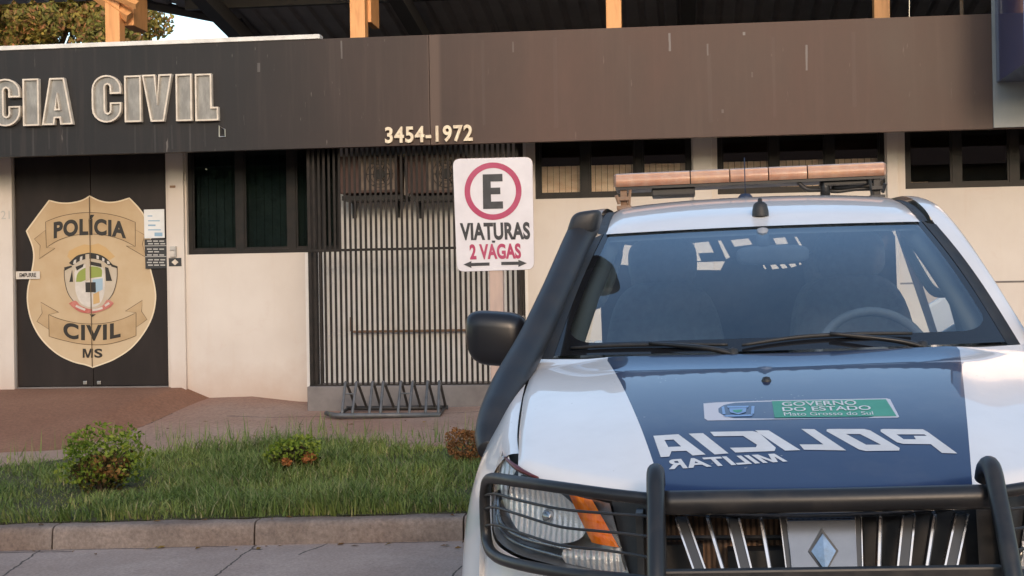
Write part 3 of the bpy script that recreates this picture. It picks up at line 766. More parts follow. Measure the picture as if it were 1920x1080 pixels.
b = MB(); b.add([(lerp(q0.x, q1.x, v[0]), YN-0.0055, lerp(q0.z, q1.z, v[1])) for v in vs], fs); b.build('print', M['ink'], o, fix=False)
YP = YW-0.05
q0, q1 = P(318, 482, YP), P(333, 461, YP)
t = empty('doorbell', ((q0.x+q1.x)/2, YP, q0.z), 'little cream doorbell with grey hood on the pillar beside the door', 'doorbell')
b = MB(); b.box((-0.03, -0.03, 0.0), (0.02, -0.001, 0.06), bev=0.006); b.build('bell_body', M['v_white'], t)
b = MB(); b.box((0.026, -0.05, 0.0), (0.036, -0.001, 0.11), bev=0.003); b.box((-0.034, -0.02, 0.07), (0.02, -0.001, 0.11), bev=0.003); b.build('bell_hood', M['grey_print'], t)
o = sheet('bell_sign', M['plaque'], [(316.5, 484), (340, 483.5), (340.5, 499), (317, 499.5)], YP-0.001, 'small black sign with a cream diamond below the doorbell', 'sign')
b = MB(); b.poly([(lambda q: (q.x, YP-0.0068, q.z))(P(px, py, YP)) for px, py in ((322, 491.5), (328.5, 486), (335, 491.5), (328.5, 497.5))]); b.build('print', M['letter_rim'], o, fix=False)
b = MB(); q = P(324, 350, YP); b.box((q.x-0.03, YP-0.012, q.z-0.012), (q.x+0.03, YP-0.001, q.z+0.012), bev=0.003); tag(b.build('wall_clip', M['rust']), 'small brown clip high on the pillar beside the door', 'clip')

# ------------------------------------------------------------------ air conditioners behind the cage
M['ac_brown'] = mat('brown painted steel case', (0.085, 0.045, 0.038), (0.12, 0.065, 0.055), 8, 0.6)
M['ac_pale'] = mat('pale fins', (0.26, 0.20, 0.16), (0.17, 0.125, 0.10), 16, 0.6)
M['ac_black'] = mat('black plastic', (0.012, 0.012, 0.012), None, rough=0.5)
for (pl, pr, pt, pb, lab) in ((636, 745, 292, 362, 'brown air conditioner behind the bars, nearer the dark window'), (764, 868, 290, 362, 'brown air conditioner behind the bars, nearer the parking sign')):
    y0 = YW-0.38
    x0, x1, z0, z1 = X(pl, y0, 330), X(pr, y0, 330), Z((pl+pr)/2, pb, y0), Z((pl+pr)/2, pt, y0)
    t = empty('air_conditioner', ((x0+x1)/2, YW-0.002, z0-0.07), lab, 'air conditioner', 'air conditioners behind the barred screen')
    w, h = x1-x0, z1-z0
    b = MB(); b.box((-w/2, -0.37, 0.07), (w/2, -0.01, 0.07+h), bev=0.01); b.build('case', M['ac_brown'], t)
    b = MB(); cx = w*0.10
    b.box((cx-w*.26, -0.374, 0.10), (w/2-0.03, -0.3705, 0.04+h)); b.build('fin_panel', M['ac_pale'], t)
    b = MB(); r0 = h*0.36
    for k in range(4):
        r = r0*(k+1)/4; b.tube([(w*.2+r*math.cos(a*math.pi/12), -0.381, 0.07+h/2+r*math.sin(a*math.pi/12)) for a in range(25)], 0.0035, 6, cap=False)
    for k in range(6):
        a = k*math.pi/3; b.tube([(w*.2, -0.383, 0.07+h/2), (w*.2+r0*math.cos(a), -0.383, 0.07+h/2+r0*math.sin(a))], 0.005, 5)
    b.lathe([(0.0, -0.39), (0.05, -0.39), (0.055, -0.376)], (w*.2, 0, 0.07+h/2), 'Y', 14)
    b.build('fan_guard', M['ac_black'], t)
    b = MB(); b.box((-w/2+0.03, -0.40, 0.0), (w/2+0.06, -0.0, 0.045)); b.box((-w/2+0.05, -0.03, -0.16), (-w/2+0.09, -0.002, 0.0)); b.box((w/2-0.09, -0.03, -0.16), (w/2-0.05, -0.002, 0.0)); b.build('shelf', M['ac_black'], t)

# ------------------------------------------------------------------ timber shelter with steel roof above and behind the fascia
YS = 16.2
SH = empty('timber_shelter', (0, YS, 3.95), 'timber framed shelter with dark ribbed steel roof above the station', 'shelter')
def sh(mb, name, m_, **kw):
    o = mb.build(name, m_, SH, **kw); o.matrix_parent_inverse = Matrix.Translation(-Vector(SH.location)); return o
for (pl, pr, py) in ((197, 235, 40), (656, 699, 35), (1136, 1165, 25), (1640, 1668, 15)):
    x0, x1 = X(pl, YS, py), X(pr, YS, py)
    wd = 0.165; dp_ = 0.17
    b = MB(); b.box(((x0+x1)/2-wd/2 if pr-pl < 34 else x0, YS, 3.945), ((x0+x1)/2+wd/2 if pr-pl < 34 else x0+0.17, YS+dp_, 5.4), bev=0.006); sh(b, 'post', M['wood'])
for (pl, pr, pt, pb) in ((222, 258, -12, 48), (680, 700, -20, 42)):     # short head blocks carrying the beams behind two posts
    x0 = X(pl, YS+0.1, 20); x1 = X(pr, YS+0.3, 20)
    b = MB(); b.box((x0, YS+0.172, Z(pr, pb, YS+0.2)), (x1, YS+0.62, Z(pr, pt-60, YS+0.2)), bev=0.006); sh(b, 'head_block', M['wood'])
b = MB(); q0, q1 = P(236, 28, YS-0.05), P(160, -22, YS-0.05)
b.tube([(q0.x, YS+0.06, q0.z), (q1.x, YS+0.06, q1.z)], 0.07, 4); sh(b, 'brace', M['wood'])
b = MB(); q0, q1 = P(215, -8, YS), P(262, 12, YS); b.tube([(q1.x, YS-0.075, q1.z), (lerp(q1.x, q0.x, 3), YS-0.075, lerp(q1.z, q0.z, 3))], 0.05, 4); sh(b, 'brace', M['wood'])
# roof: ribbed sheet sloping down away from the street
def rz(y): return 5.75-0.135*(y-15.0)
def rx_left(y): return lerp(X(205, 15.4, -30), X(474, 25.0, 60), sm(15, 25, y)) if False else None
yA, yB = 15.2, 25.0
xlA = P(180, -20, yA).x; 
# left eave follows the slanted edge seen against the sky
def hit(px, py):
    d = ray(px, py); t = (5.75+0.135*15.0-CZ)/(d.z+0.135*d.y); return Vector((d.x*t, d.y*t, CZ+d.z*t))
e0, e1, e2 = hit(250, -2), hit(448, 37), hit(480, 77)
b = MB(); xR = 8.0; rib = 0.25; x = e0.x-3.0; vs = []; k = 0
def eave_y(x):       # farthest y of the sheet at this x
    if x < e0.x: return e0.y
    if x < e1.x: return lerp(e0.y, e1.y, (x-e0.x)/(e1.x-e0.x))
    return e2.y+4
xsr = []
while x < xR:
    for d, h in ((0, 0), (0.11, 0), (0.14, 0.045), (0.19, 0.045), (0.22, 0)):
        xsr.append((x+d, h))
    x += rib
for xx, h in xsr:
    vs += [(xx, 14.6, rz(14.6)+h), (xx, eave_y(xx), rz(eave_y(xx))+h)]
fs = [(2*i, 2*i+2, 2*i+3, 2*i+1) for i in range(len(xsr)-1)]
b.add(vs, fs); sh(b, 'roof_sheet', M['roof_steel'], fix=False)
b = MB()
for y in (16.4, 18.2, 20.2, 22.2, 24.4, 26.2):
    b.box((e0.x-3 if y < e0.y else max(e0.x, e1.x-0.4), y-0.05, rz(y)-0.16), (xR, y+0.05, rz(y)-0.012))
sh(b, 'purlin', M['purlin'])
b = MB()
for px in (470, 800, 1290):
    xx = hit(px, 50).x
    b.box((xx-0.09, 16.4, 0), (xx+0.09, 26, 0.2)); n = len(b.v)-8
    for i in range(n, n+8): v = b.v[i]; b.v[i] = (v[0], v[1], rz(v[1])-0.16-0.2+v[2])
b.tube([(e0.x-2.8, 14.75, rz(e0.y)-0.05), (e0.x, e0.y, rz(e0.y)-0.03), (e1.x, e1.y, rz(e1.y)-0.03), (e2.x, e2.y+0.2, rz(e2.y)-0.1)], 0.07, 6)
sh(b, 'rafter', M['purlin'])
b = MB(); bx0, bx1 = e2.x+0.15, 8.0; b.box((bx0, 26.6, 3.6), (bx1, 26.75, rz(26.6)-0.02)); sh(b, 'back_wall', M['purlin'])
b = MB(); q = P(1803, 20, YS); b.tube([(q.x, YS, 3.95), (q.x, YS, 5.3)], 0.02, 6); sh(b, 'steel_post', M['rust'])
b = MB(); q = P(1703, 20, YS); b.tube([(q.x, YS, 3.95), (q.x+.03, YS, 5.3)], 0.006, 5); sh(b, 'cable', M['steel'])

# ------------------------------------------------------------------ blue sign box on a grey slab at the right end
YT = YF-0.02
x0 = X(1861, YT, 120)
TT = empty('sign_totem', (x0, YT, 2.9), 'glossy blue sign box on a grey slab at the fascia end', 'sign')
b = MB(); zb = Z(1880, 239, YT)
b.box((0, -0.0, zb-2.9), (3.0, 0.018, 3.6), bev=0.003); b.build('slab', M['totem_grey'], TT)
q = P(1868, 155, YT); zt = q.z-2.9
b = MB(); b.box((q.x-x0, -1.15, zt), (3.0, -0.001, 3.6), bev=0.006); b.build('sign_box', M['totem_blue'], TT)

# ------------------------------------------------------------------ vegetation
def leaves_mesh(name, pts, size, m_, parent=None, aspect=0.55, up=0.3):
    n = len(pts); a = RNG.normal(size=(n, 3)); a[:, 2] += up; a /= np.linalg.norm(a, axis=1)[:, None]
    t = RNG.normal(size=(n, 3)); t -= (t*a).sum(1)[:, None]*a; t /= np.linalg.norm(t, axis=1)[:, None]
    s = np.cross(a, t); sz = (np.asarray(size) if np.ndim(size) else np.full(n, size))*RNG.uniform(0.6, 1.25, n)
    sz = sz[:, None]; p = np.asarray(pts)
    v = np.stack([p-t*sz*0.5, p+s*sz*aspect*0.5+a*sz*0.08, p+t*sz*0.5, p-s*sz*aspect*0.5+a*sz*0.08], 1).reshape(-1, 3)
    me = bpy.data.meshes.new(name); f = np.arange(4*n).reshape(-1, 4)
    me.from_pydata(v.tolist(), [], f.tolist()); me.materials.append(m_)
    o = bpy.data.objects.new(name, me); COL.objects.link(o)
    if parent: o.parent = parent
    return o
# grass: blades over the strip behind the kerb
n = 175000
gxs = RNG.uniform(-8.2, 4.5, n); gys = 9.31+RNG.uniform(0, 1, n)*3.9
nzv = np.sin(gxs*1.7+gys*0.6)*0.5+np.sin(gxs*3.9-gys*2.3+1.0)*0.3+np.sin(gys*5.1+gxs*1.1)*0.2+np.sin(gxs*8.3+gys*6.1)*0.2
back = 12.1+0.18*np.sin(gxs*1.3)+0.12*np.sin(gxs*3.7+1)-0.75*np.clip((-5.0-gxs)/1.6, 0, 1.6)
keep = (gys < back-RNG.exponential(0.12, n)) & (RNG.uniform(0, 1, n) < 0.93+0.25*nzv)
extra = (gys >= back) & (gys < back+0.75) & (RNG.uniform(0, 1, n) < 0.05)
keep |= extra
gxs, gys, nzv = gxs[keep], gys[keep], nzv[keep]; n = len(gxs)
gh = (0.072+0.045*nzv)*RNG.uniform(0.4, 1.7, n); gh = np.clip(gh, 0.022, 0.24)
gh = np.where(gys < 9.55, gh*1.15, gh)
ang = RNG.uniform(0, 2*np.pi, n); lean = RNG.uniform(0.15, 1.5, n)*gh
kerbz = ROAD_S*(gxs-0.9)+0.145; gz = kerbz+0.062*(gys-9.3)-0.012
wd = RNG.uniform(0.0025, 0.006, n)
dx, dy = np.cos(ang), np.sin(ang); pxn, pyn = -dy, dx
B0 = np.stack([gxs-pxn*wd, gys-pyn*wd, gz], 1); B1 = np.stack([gxs+pxn*wd, gys+pyn*wd, gz], 1)
m0 = np.stack([gxs+dx*lean*0.35-pxn*wd*.8, gys+dy*lean*0.35-pyn*wd*.8, gz+gh*0.6], 1); m1 = np.stack([gxs+dx*lean*0.35+pxn*wd*.8, gys+dy*lean*0.35+pyn*wd*.8, gz+gh*0.6], 1)
fr_n = 420; ti = RNG.integers(0, 34, fr_n); tx = RNG.uniform(-7.0, 0.6, 34); tl = RNG.uniform(0.10, 0.20, 34)      # tufts leaning out over the kerb
gxs[:fr_n] = tx[ti]+RNG.normal(0, 0.035, fr_n); gys[:fr_n] = 9.33+RNG.uniform(0, 0.05, fr_n); gh[:fr_n] = tl[ti]*RNG.uniform(0.6, 1.1, fr_n)
a_ = -np.pi/2+RNG.normal(0, 0.8, fr_n); dx[:fr_n], dy[:fr_n] = np.cos(a_), np.sin(a_); pxn, pyn = -dy, dx; lean[:fr_n] = gh[:fr_n]*RNG.uniform(0.5, 1.3, fr_n)
gz = ROAD_S*(gxs-0.9)+0.145+0.062*(gys-9.3)-0.012
B0 = np.stack([gxs-pxn*wd, gys-pyn*wd, gz], 1); B1 = np.stack([gxs+pxn*wd, gys+pyn*wd, gz], 1)
m0 = np.stack([gxs+dx*lean*0.35-pxn*wd*.8, gys+dy*lean*0.35-pyn*wd*.8, gz+gh*0.6], 1); m1 = np.stack([gxs+dx*lean*0.35+pxn*wd*.8, gys+dy*lean*0.35+pyn*wd*.8, gz+gh*0.6], 1)
wl = gys >= back[keep]-0.05; gh = np.where(wl & (RNG.uniform(0,1,n) < .5), RNG.uniform(.10, .24, n), gh)
tp = np.stack([gxs+dx*lean, gys+dy*lean, gz+gh], 1)
tp[:, 1] = np.maximum(tp[:, 1], 9.12)
V = np.stack([B0, B1, m1, m0, tp], 1).reshape(-1, 3); k = np.arange(n)*5
me = bpy.data.meshes.new('grass')
F = [(i, i+1, i+2, i+3) for i in k.tolist()]+[(i+3, i+2, i+4) for i in k.tolist()]
me.from_pydata(V.tolist(), [], F); me.materials.append(M['grass'])
grass = bpy.data.objects.new('grass', me); COL.objects.link(grass); grass['kind'] = 'stuff'
M['soil'] = gnd_mat('dark soil', (0.05, 0.045, 0.02), (0.075, 0.075, 0.03), (0.045, 0.055, 0.018), 4, (), 40, 0.5)
b = MB()
def soil(a, c):
    x = lerp(-8.4, 4.6, a); bk = 12.0+0.18*math.sin(x*1.3)+0.12*math.sin(x*3.7+1)-0.75*min(1.6, max(0, (-5.0-x)/1.6))
    y = lerp(9.302, bk, c); return (x, y, walk_z(x, y)+0.004+(0.012 if y > 9.5 else 0)-(0.03 if c == 1 else 0))
b.grid(soil, 60, 20); so = b.build('soil', M['soil'], smooth=True); so['kind'] = 'structure'

def ellipsoid_pts(n, c, r, shell=0.55, lumps=7, seed=0):
    g = np.random.default_rng(seed); d = g.normal(size=(n, 3)); d /= np.linalg.norm(d, axis=1)[:, None]
    L = g.normal(size=(lumps, 3)); L /= np.linalg.norm(L, axis=1)[:, None]
    bumpv = np.max(d@L.T, axis=1); k = 0.66+0.50*np.clip(bumpv, 0, 1)**4
    rad_ = (shell+(1-shell)*g.uniform(0, 1, n)**0.5)*k
    return np.array(c)+d*rad_[:, None]*np.array(r)
def shrub(name, px, py_base, Y, w, h, mats, nleaf, leaf, label, seed, stems=9):
    for _ in range(30):      # where the measured foot meets the ground
        q = P(px, py_base, Y); e = q.z-walk_z(q.x, Y); Y += max(-0.6, min(0.6, e*4.0))
    q = P(px, py_base, Y); z0 = walk_z(q.x, Y)
    t = empty(name, (q.x, Y, z0), label, 'shrub')
    b = MB(); g = random.Random(seed)
    for i in range(stems):
        a = 2*math.pi*i/stems+g.uniform(-.2, .2); r = g.uniform(0.25, 0.9)*w/2
        b.tube([(0.02*math.cos(a), 0.02*math.sin(a), -0.02), (r*.45*math.cos(a), r*.45*math.sin(a), h*g.uniform(.3, .45)), (r*math.cos(a), r*math.sin(a), h*g.uniform(.6, .9))], [0.009, 0.006, 0.003], 5)
    b.build('stems', M['bark'], t)
    for (nm, m_, frac, zoff, rs, sd, cen) in mats:
        pts = ellipsoid_pts(int(nleaf*frac), (cen[0]*w, cen[1]*w, h*zoff), (w/2*rs, w/2*rs, h*0.48*rs), 0.5, 9, sd)
        pts = pts[pts[:, 2] > 0.03]
        leaves_mesh(nm, pts, leaf, m_, t, 0.6)
    return t
M['leaf_lime'] = leaf_mat('lime green leaves', [(0.19, 0.26, 0.03), (0.11, 0.18, 0.025), (0.28, 0.33, 0.06), (0.08, 0.13, 0.02)], 0.3)
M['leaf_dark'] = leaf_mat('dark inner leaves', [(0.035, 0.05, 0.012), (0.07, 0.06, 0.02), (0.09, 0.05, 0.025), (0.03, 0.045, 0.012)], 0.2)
M['leaf_orange'] = leaf_mat('orange dry leaves', [(0.36, 0.13, 0.045), (0.28, 0.12, 0.05), (0.42, 0.19, 0.07)], 0.3)
M['leaf_dry'] = leaf_mat('dry brown twigs', [(0.24, 0.10, 0.04), (0.19, 0.10, 0.045), (0.30, 0.14, 0.05)], 0.25)
M['leaf_brown'] = leaf_mat('browned leaves', [(0.20, 0.12, 0.04), (0.14, 0.07, 0.03), (0.24, 0.17, 0.05)], 0.25)
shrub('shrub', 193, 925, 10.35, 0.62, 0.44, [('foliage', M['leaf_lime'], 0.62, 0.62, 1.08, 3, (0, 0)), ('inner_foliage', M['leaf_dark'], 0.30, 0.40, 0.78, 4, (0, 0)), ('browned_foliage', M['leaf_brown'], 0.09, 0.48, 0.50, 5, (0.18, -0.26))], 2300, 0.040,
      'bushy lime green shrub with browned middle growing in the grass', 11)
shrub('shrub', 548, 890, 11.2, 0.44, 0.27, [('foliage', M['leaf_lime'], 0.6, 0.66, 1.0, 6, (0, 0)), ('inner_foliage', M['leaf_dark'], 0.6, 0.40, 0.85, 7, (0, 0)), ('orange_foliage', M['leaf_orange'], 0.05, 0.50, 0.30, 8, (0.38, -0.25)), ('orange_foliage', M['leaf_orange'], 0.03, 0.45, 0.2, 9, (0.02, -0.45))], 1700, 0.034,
      'low lime shrub with two tufts of orange leaves', 12)
shrub('shrub', 876, 875, 11.6, 0.34, 0.29, [('dry_foliage', M['leaf_dry'], 1.0, 0.58, 1.0, 10, (0, 0))], 1500, 0.026, 'small dry orange brown shrub beside the white vehicle', 13)

M['tree_leaf'] = leaf_mat('tree leaves', [(0.16, 0.17, 0.05), (0.26, 0.25, 0.07), (0.38, 0.31, 0.09), (0.16, 0.16, 0.05), (0.50, 0.24, 0.13), (0.12, 0.13, 0.045), (0.30, 0.26, 0.08)], 0.3)
YTREE = 27.0
tb = P(62, 60, YTREE)
TR = empty('leafy_tree', (tb.x, YTREE, walk_z(tb.x, 16)), 'leafy green tree with reddish tips behind the dark fascia', 'tree')
b = MB(); hz = tb.z-TR.location.z
b.tube([(0, 0, -0.1), (0.05, 0, hz*.3), (-0.05, 0.05, hz*.55), (0.0, 0, hz*.8)], [0.24, 0.19, 0.15, 0.10], 10, smooth=4)
g = random.Random(5)
cl = []
for i in range(40):
    a = g.uniform(0, 2*math.pi); r = g.uniform(0.2, 1.0); z = hz+g.uniform(-1.3, 1.5)
    c = (2.0*r*math.cos(a), 1.8*r*math.sin(a), z); cl.append(c)
    if i < 14: b.tube([(0, 0, hz*.55), (c[0]*.4, c[1]*.4, lerp(hz*.6, c[2], .55)), c], [0.09, 0.05, 0.015], 6)
b.build('trunk', M['bark'], TR)
cl.append((1.55, 0, hz+0.25)); cl.append((1.25, -0.2, hz+0.0)); cl.append((-1.6, 0, hz+0.4)); cl.append((0.6, -1.2, hz-0.1)); cl.append((-0.6, -1.2, hz+0.2))
pts = np.concatenate([ellipsoid_pts(1500, c, (g.uniform(.45, .75), .6, g.uniform(.35, .6)), 0.45, 6, 100+i) for i, c in enumerate(cl)])
leaves_mesh('crown', pts, 0.115, M['tree_leaf'], TR, 0.55)

# across the street, unseen behind the viewer: long house and trees added to darken reflections
M['street_leaf'] = leaf_mat('street tree leaves', [(0.04, 0.06, 0.018), (0.06, 0.085, 0.025), (0.08, 0.10, 0.03), (0.035, 0.05, 0.015)], 0.2)
M['house_wall'] = mat('ochre house wall', (0.22, 0.16, 0.11), (0.28, 0.21, 0.15), 1.5, 0.85)
M['house_tile'] = mat('clay roof tiles', (0.20, 0.085, 0.05), (0.28, 0.13, 0.08), 5, 0.85, stretch=(1, 4, 1), bmp=0.3)
HS = empty('unseen_house', (5.0, -20.0, 0.0), 'unseen long ochre house with clay tile roof, added across the street', 'house')
b = MB(); b.box((-11, -8, -0.5), (11, 0, 5.6)); b.build('wall', M['house_wall'], HS)
b = MB(); b.add([(-11.6, 0.7, 5.5), (11.6, 0.7, 5.5), (11.6, -4, 7.8), (-11.6, -4, 7.8), (11.6, -8.7, 5.5), (-11.6, -8.7, 5.5)], [(0, 1, 2, 3), (3, 2, 4, 5), (0, 3, 5), (1, 4, 2)]); b.build('roof', M['house_tile'], HS)
for xx in (-8, -4.5, 0.5, 4, 8):
    b = MB(); b.box((xx-.7, 0.002, 1.0), (xx+.7, 0.06, 2.3), bev=0.01); o = b.build('window', M['black_frame'], HS)
b = MB(); b.box((-2.6, 0.002, 0.2), (-1.7, 0.06, 2.3), bev=0.01); b.build('door', M['door'], HS)
street_protos = []
for i, (xx, yy, hh, sp_) in enumerate(((-27, -19, 8.2, 4.2), (-20.5, -18, 8.6, 4.3), (-14.5, -18.5, 8.2, 4.2), (-8.5, -18.5, 8.6, 4.0), (19.5, -18, 8.0, 3.9), (26, -18.5, 8.4, 4.2), (-34, -20, 8.6, 4.4), (34, -20, 8.6, 4.4), (-11.5, -22, 9.2, 4.6), (-17.5, -22.5, 9.4, 4.6))):
    t = empty('unseen_tree', (xx, yy, road_z(xx)), None, 'tree', 'unseen trees added across the street'); t['label'] = 'unseen dense dark tree added across the road'
    b = MB(); b.tube([(0, 0, -.1), (.05, .05, hh*.2), (0, 0, hh*.45), (0, 0, hh*.7)], [.22, .18, .13, .06], 9, smooth=3); g = random.Random(40+i)
    cl = []
    for k in range(20):
        a = g.uniform(0, 6.283); r = g.uniform(.1, .8)*sp_; c = (r*math.cos(a), r*math.sin(a)*.7, hh*g.uniform(.16, .86)); cl.append(c)
        if k < 8: b.tube([(0, 0, hh*.3), (c[0]*.5, c[1]*.5, hh*.45), c], [.08, .05, .02], 6)
    b.build('trunk', M['bark'], t)
    leaves_mesh('crown', np.concatenate([ellipsoid_pts(420, c, (1.5, 1.2, 1.15), .4, 6, 300+i*30+k) for k, c in enumerate(cl)]), .46, M['street_leaf'], t, .6)

# dry leaves lying in the gutter, on the pavement and by the ramp
g = random.Random(77); b = MB()
for k in range(110):
    if k < 45: x, y = g.uniform(-6, 0), 9.11-abs(g.gauss(0, 0.16)); z = road_z(x)+0.006
    elif k < 95: x, y = g.uniform(-6.5, -0.5), g.uniform(12.4, 14.2); z = walk_z(x, y)+0.03
    else: x, y = g.uniform(-5, 0), g.uniform(9.16, 9.28); z = kerb_top(x)+0.006
    a = g.uniform(0, 6.28); l = g.uniform(0.012, 0.034); w = l*0.45; c, s_ = math.cos(a), math.sin(a)
    b.add([(x-c*l, y-s_*l, z), (x+s_*w, y-c*w, z+g.uniform(0, .012)), (x+c*l, y+s_*l, z+g.uniform(0, .01)), (x-s_*w, y+c*w, z+g.uniform(0, .012))], [(0, 1, 2, 3)])
lit = b.build('leaf_litter', M['leaf_brown'], fix=False); lit['kind'] = 'stuff'

# ------------------------------------------------------------------ bicycle rack
M['rack'] = mat('grey painted steel tube', (0.085, 0.09, 0.095), (0.14, 0.14, 0.145), 10, 0.5, 0.2)
M['rack_dark'] = mat('dark painted steel tube', (0.03, 0.03, 0.03), (0.055, 0.05, 0.048), 10, 0.55, 0.1)
YR0, YR1 = 13.72, 14.22
RK = empty('bicycle_rack', (X(730, 13.9, 790), 13.95, walk_z(X(730, 13.9, 790), 13.95)), 'low grey tubular bicycle rack in front of the barred screen', 'bicycle rack')
RI = Matrix.Translation(-Vector(RK.location))
def rk(mb, name, m_, **kw):
    o = mb.build(name, m_, RK, **kw); o.matrix_parent_inverse = RI; return o
zg0 = walk_z(RK.location.x, YR0)+0.03; zg1 = walk_z(RK.location.x, YR1)+0.03
fr = [X(p, YR0, 790) for p in (628, 826)]
bk = [X(p, YR1, 770) for p in (650, 840)]
b = MB(); b.tube([(bk[0]-0.12, YR0+0.16, zg0+.01), (fr[0], YR0+0.03, zg0), (fr[0]+0.05, YR0, zg0), (fr[1], YR0, zg0)], 0.024, 8); rk(b, 'front_rail', M['rack'], smooth=True)
b = MB(); b.tube([(bk[0], YR1, zg1), (bk[1], YR1, zg1)], 0.022, 8); b.tube([(fr[1]-.01, YR0, zg0), (bk[1]-.03, YR1, zg1)], 0.016, 6); b.tube([(fr[0]+.03, YR0+.02, zg0), (bk[0]+.02, YR1, zg1)], 0.016, 6); rk(b, 'back_rail', M['rack_dark'], smooth=True)
tops = (648, 669, 699, 719, 752, 774, 802, 824); feet = (641, 660, 692, 713, 746, 767, 798, 822); bfeet = (668, 688, 714, 739, 765, 789, 816, 836)
for i in range(8):
    xf, xt_, xb = X(feet[i], YR0, 785), X(tops[i], 13.95, 718), X(bfeet[i], YR1, 765)
    ztp = Z(740, 716, 13.95)
    b = MB(); b.tube([(xf, YR0, zg0), (lerp(xf, xt_, .8), lerp(YR0, 13.95, .8), lerp(zg0, ztp, .85)), (xt_, 13.95, ztp), (lerp(xt_, xb, .12), lerp(13.95, YR1, .2), ztp-0.03)], 0.014, 8, smooth=4); h_ = rk(b, 'hoop', M['rack'], smooth=True)
    b = MB(); b.tube([(lerp(xt_, xb, .12), lerp(13.95, YR1, .2), ztp-0.03), (xb, YR1, zg1)], 0.0135, 8); o = b.build('hoop_leg', M['rack_dark'], h_)
# two little rungs between the paired hoops
b = MB()
for i in (0, 4):
    zq = Z(655, 739, YR0+.1); b.tube([(X(feet[i]+5, YR0+.1, 740), YR0+.13, zq), (X(feet[i+1]+5, YR0+.1, 740), YR0+.13, zq)], 0.008, 6)
rk(b, 'rung', M['rack'])

# ------------------------------------------------------------------ parking sign
YG = 9.6
M['sign_white'] = mat('scuffed white sign face', (0.74, 0.70, 0.715), (0.66, 0.62, 0.635), 5, 0.4)
M['sign_red'] = mat('faded crimson sign print', (0.40, 0.035, 0.10), (0.46, 0.085, 0.16), 5, 0.4, lo=0.4, hi=0.75)
M['sign_ink'] = mat('charcoal sign print', (0.028, 0.028, 0.033), (0.06, 0.06, 0.066), 12, 0.45, lo=.45, hi=.8)
M['sign_post'] = mat('peeling pink timber post', (0.52, 0.38, 0.31), (0.40, 0.30, 0.26), 5, 0.8, stretch=(4, 4, 0.6), bmp=0.2)
SG = empty('parking_sign', (X(929, YG, 560), YG, walk_z(X(929, YG, 560), YG)-0.02), 'white parking sign with crimson ring and letter E on a pale post', 'sign')
SI = Matrix.Translation(-Vector(SG.location))
def sg(mb, name, m_, parent=None, **kw):
    o = mb.build(name, m_, parent or SG, **kw)
    if parent is None: o.matrix_parent_inverse = SI
    return o
def gp(px, py, y): q = P(px, py, YG); return (q.x, y, q.z)
b = MB(); pl, pr = X(917, YG, 560), X(943, YG, 560)
b.box((pl, YG+0.006, SG.location.z-0.1), (pr, YG+0.08, Z(925, 310, YG)), bev=0.005); sg(b, 'post', M['sign_post'])
def rrect(c4, r=0.09, n=5):
    """rounded corners of a quad given in photo pixels"""
    out = []
    for i in range(4):
        a, c, d = Vector(c4[i-1]), Vector(c4[i]), Vector(c4[(i+1) % 4])
        u = (a-c).normalized()*14; w = (d-c).normalized()*14
        for k in range(n+1):
            t_ = k/n; out.append(tuple((c+u)*(1-t_)**2+2*c*t_*(1-t_)+(c+w)*t_**2))
    return out
plate = rrect([(849, 298), (998, 294.5), (1001.5, 505), (857, 509.5)])
b = MB(); b.prism([gp(x, y, YG) for x, y in plate], (0, 0.005, 0)); pt_ = sg(b, 'plate', M['sign_white'])
b = MB(); b.prism([gp(926+(x-926)*1.006, 402+(y-402)*1.004, YG+0.0055) for x, y in plate], (0, 0.003, 0)); sg(b, 'plate_edge', M['sign_post'])
b = MB(); c0 = (924.5, 358.5)
a_ = [(c0[0]+53.5*math.cos(k*math.pi/24), c0[1]+54*math.sin(k*math.pi/24)) for k in range(48)]; i_ = [(c0[0]+43*math.cos(k*math.pi/24), c0[1]+43.5*math.sin(k*math.pi/24)) for k in range(48)]
b.add([gp(*p, YG-0.002) for p in a_+i_], [(k, (k+1) % 48, 48+(k+1) % 48, 48+k) for k in range(48)])
def sg_text(mb, s, x0, x1, y0, y1, bold, sp=1.0, tilt=0.0):
    vs, fs = text_shape(s, bold, sp); mb.add([gp(lerp(x0, x1, v[0])+(1-v[1])*1.5, lerp(y1, y0, v[1])+tilt*(v[0]-.5), YG-0.002) for v in vs], fs)
sg(b, 'red_ring', M['sign_red'], pt_, fix=False); b = MB()
sg_text(b, '2 VAGAS', 880, 976, 457, 486, 0.042, sp=1.04, tilt=-2); sg(b, 'red_print', M['sign_red'], pt_, fix=False)
b = MB(); E_ = [(905, 327), (942, 326), (942.5, 340), (920, 340.5), (920.3, 352), (938, 351.5), (938.3, 364), (920.6, 364.5), (921, 378), (943, 377.5), (943.5, 391), (906, 392)]
b.poly([gp(*p, YG-0.002) for p in E_]); sg(b, 'sign_letter', M['sign_ink'], pt_, fix=False); b = MB()
sg_text(b, 'VIATURAS', 862, 993, 417, 450, 0.042, sp=1.04, tilt=-2)
sg(b, 'black_print', M['sign_ink'], pt_, fix=False)
for q in ([(869, 496), (884, 489.5), (884, 493), (918, 492), (918, 498), (884, 499), (884, 502.5)], [(988, 493.5), (972, 487), (972, 490.5), (940, 491), (940, 497), (972, 496.5), (972, 500.5)]):
    b = MB(); b.poly([gp(*p, YG-0.002) for p in q]); sg(b, 'arrow', M['sign_ink'], pt_, fix=False)
b = MB(); b.poly([gp(*p, YG-0.002) for p in ((922, 451), (929, 451), (928, 455), (923, 455))])
sg(b, 'paint_drip', M['sign_ink'], pt_, fix=False)

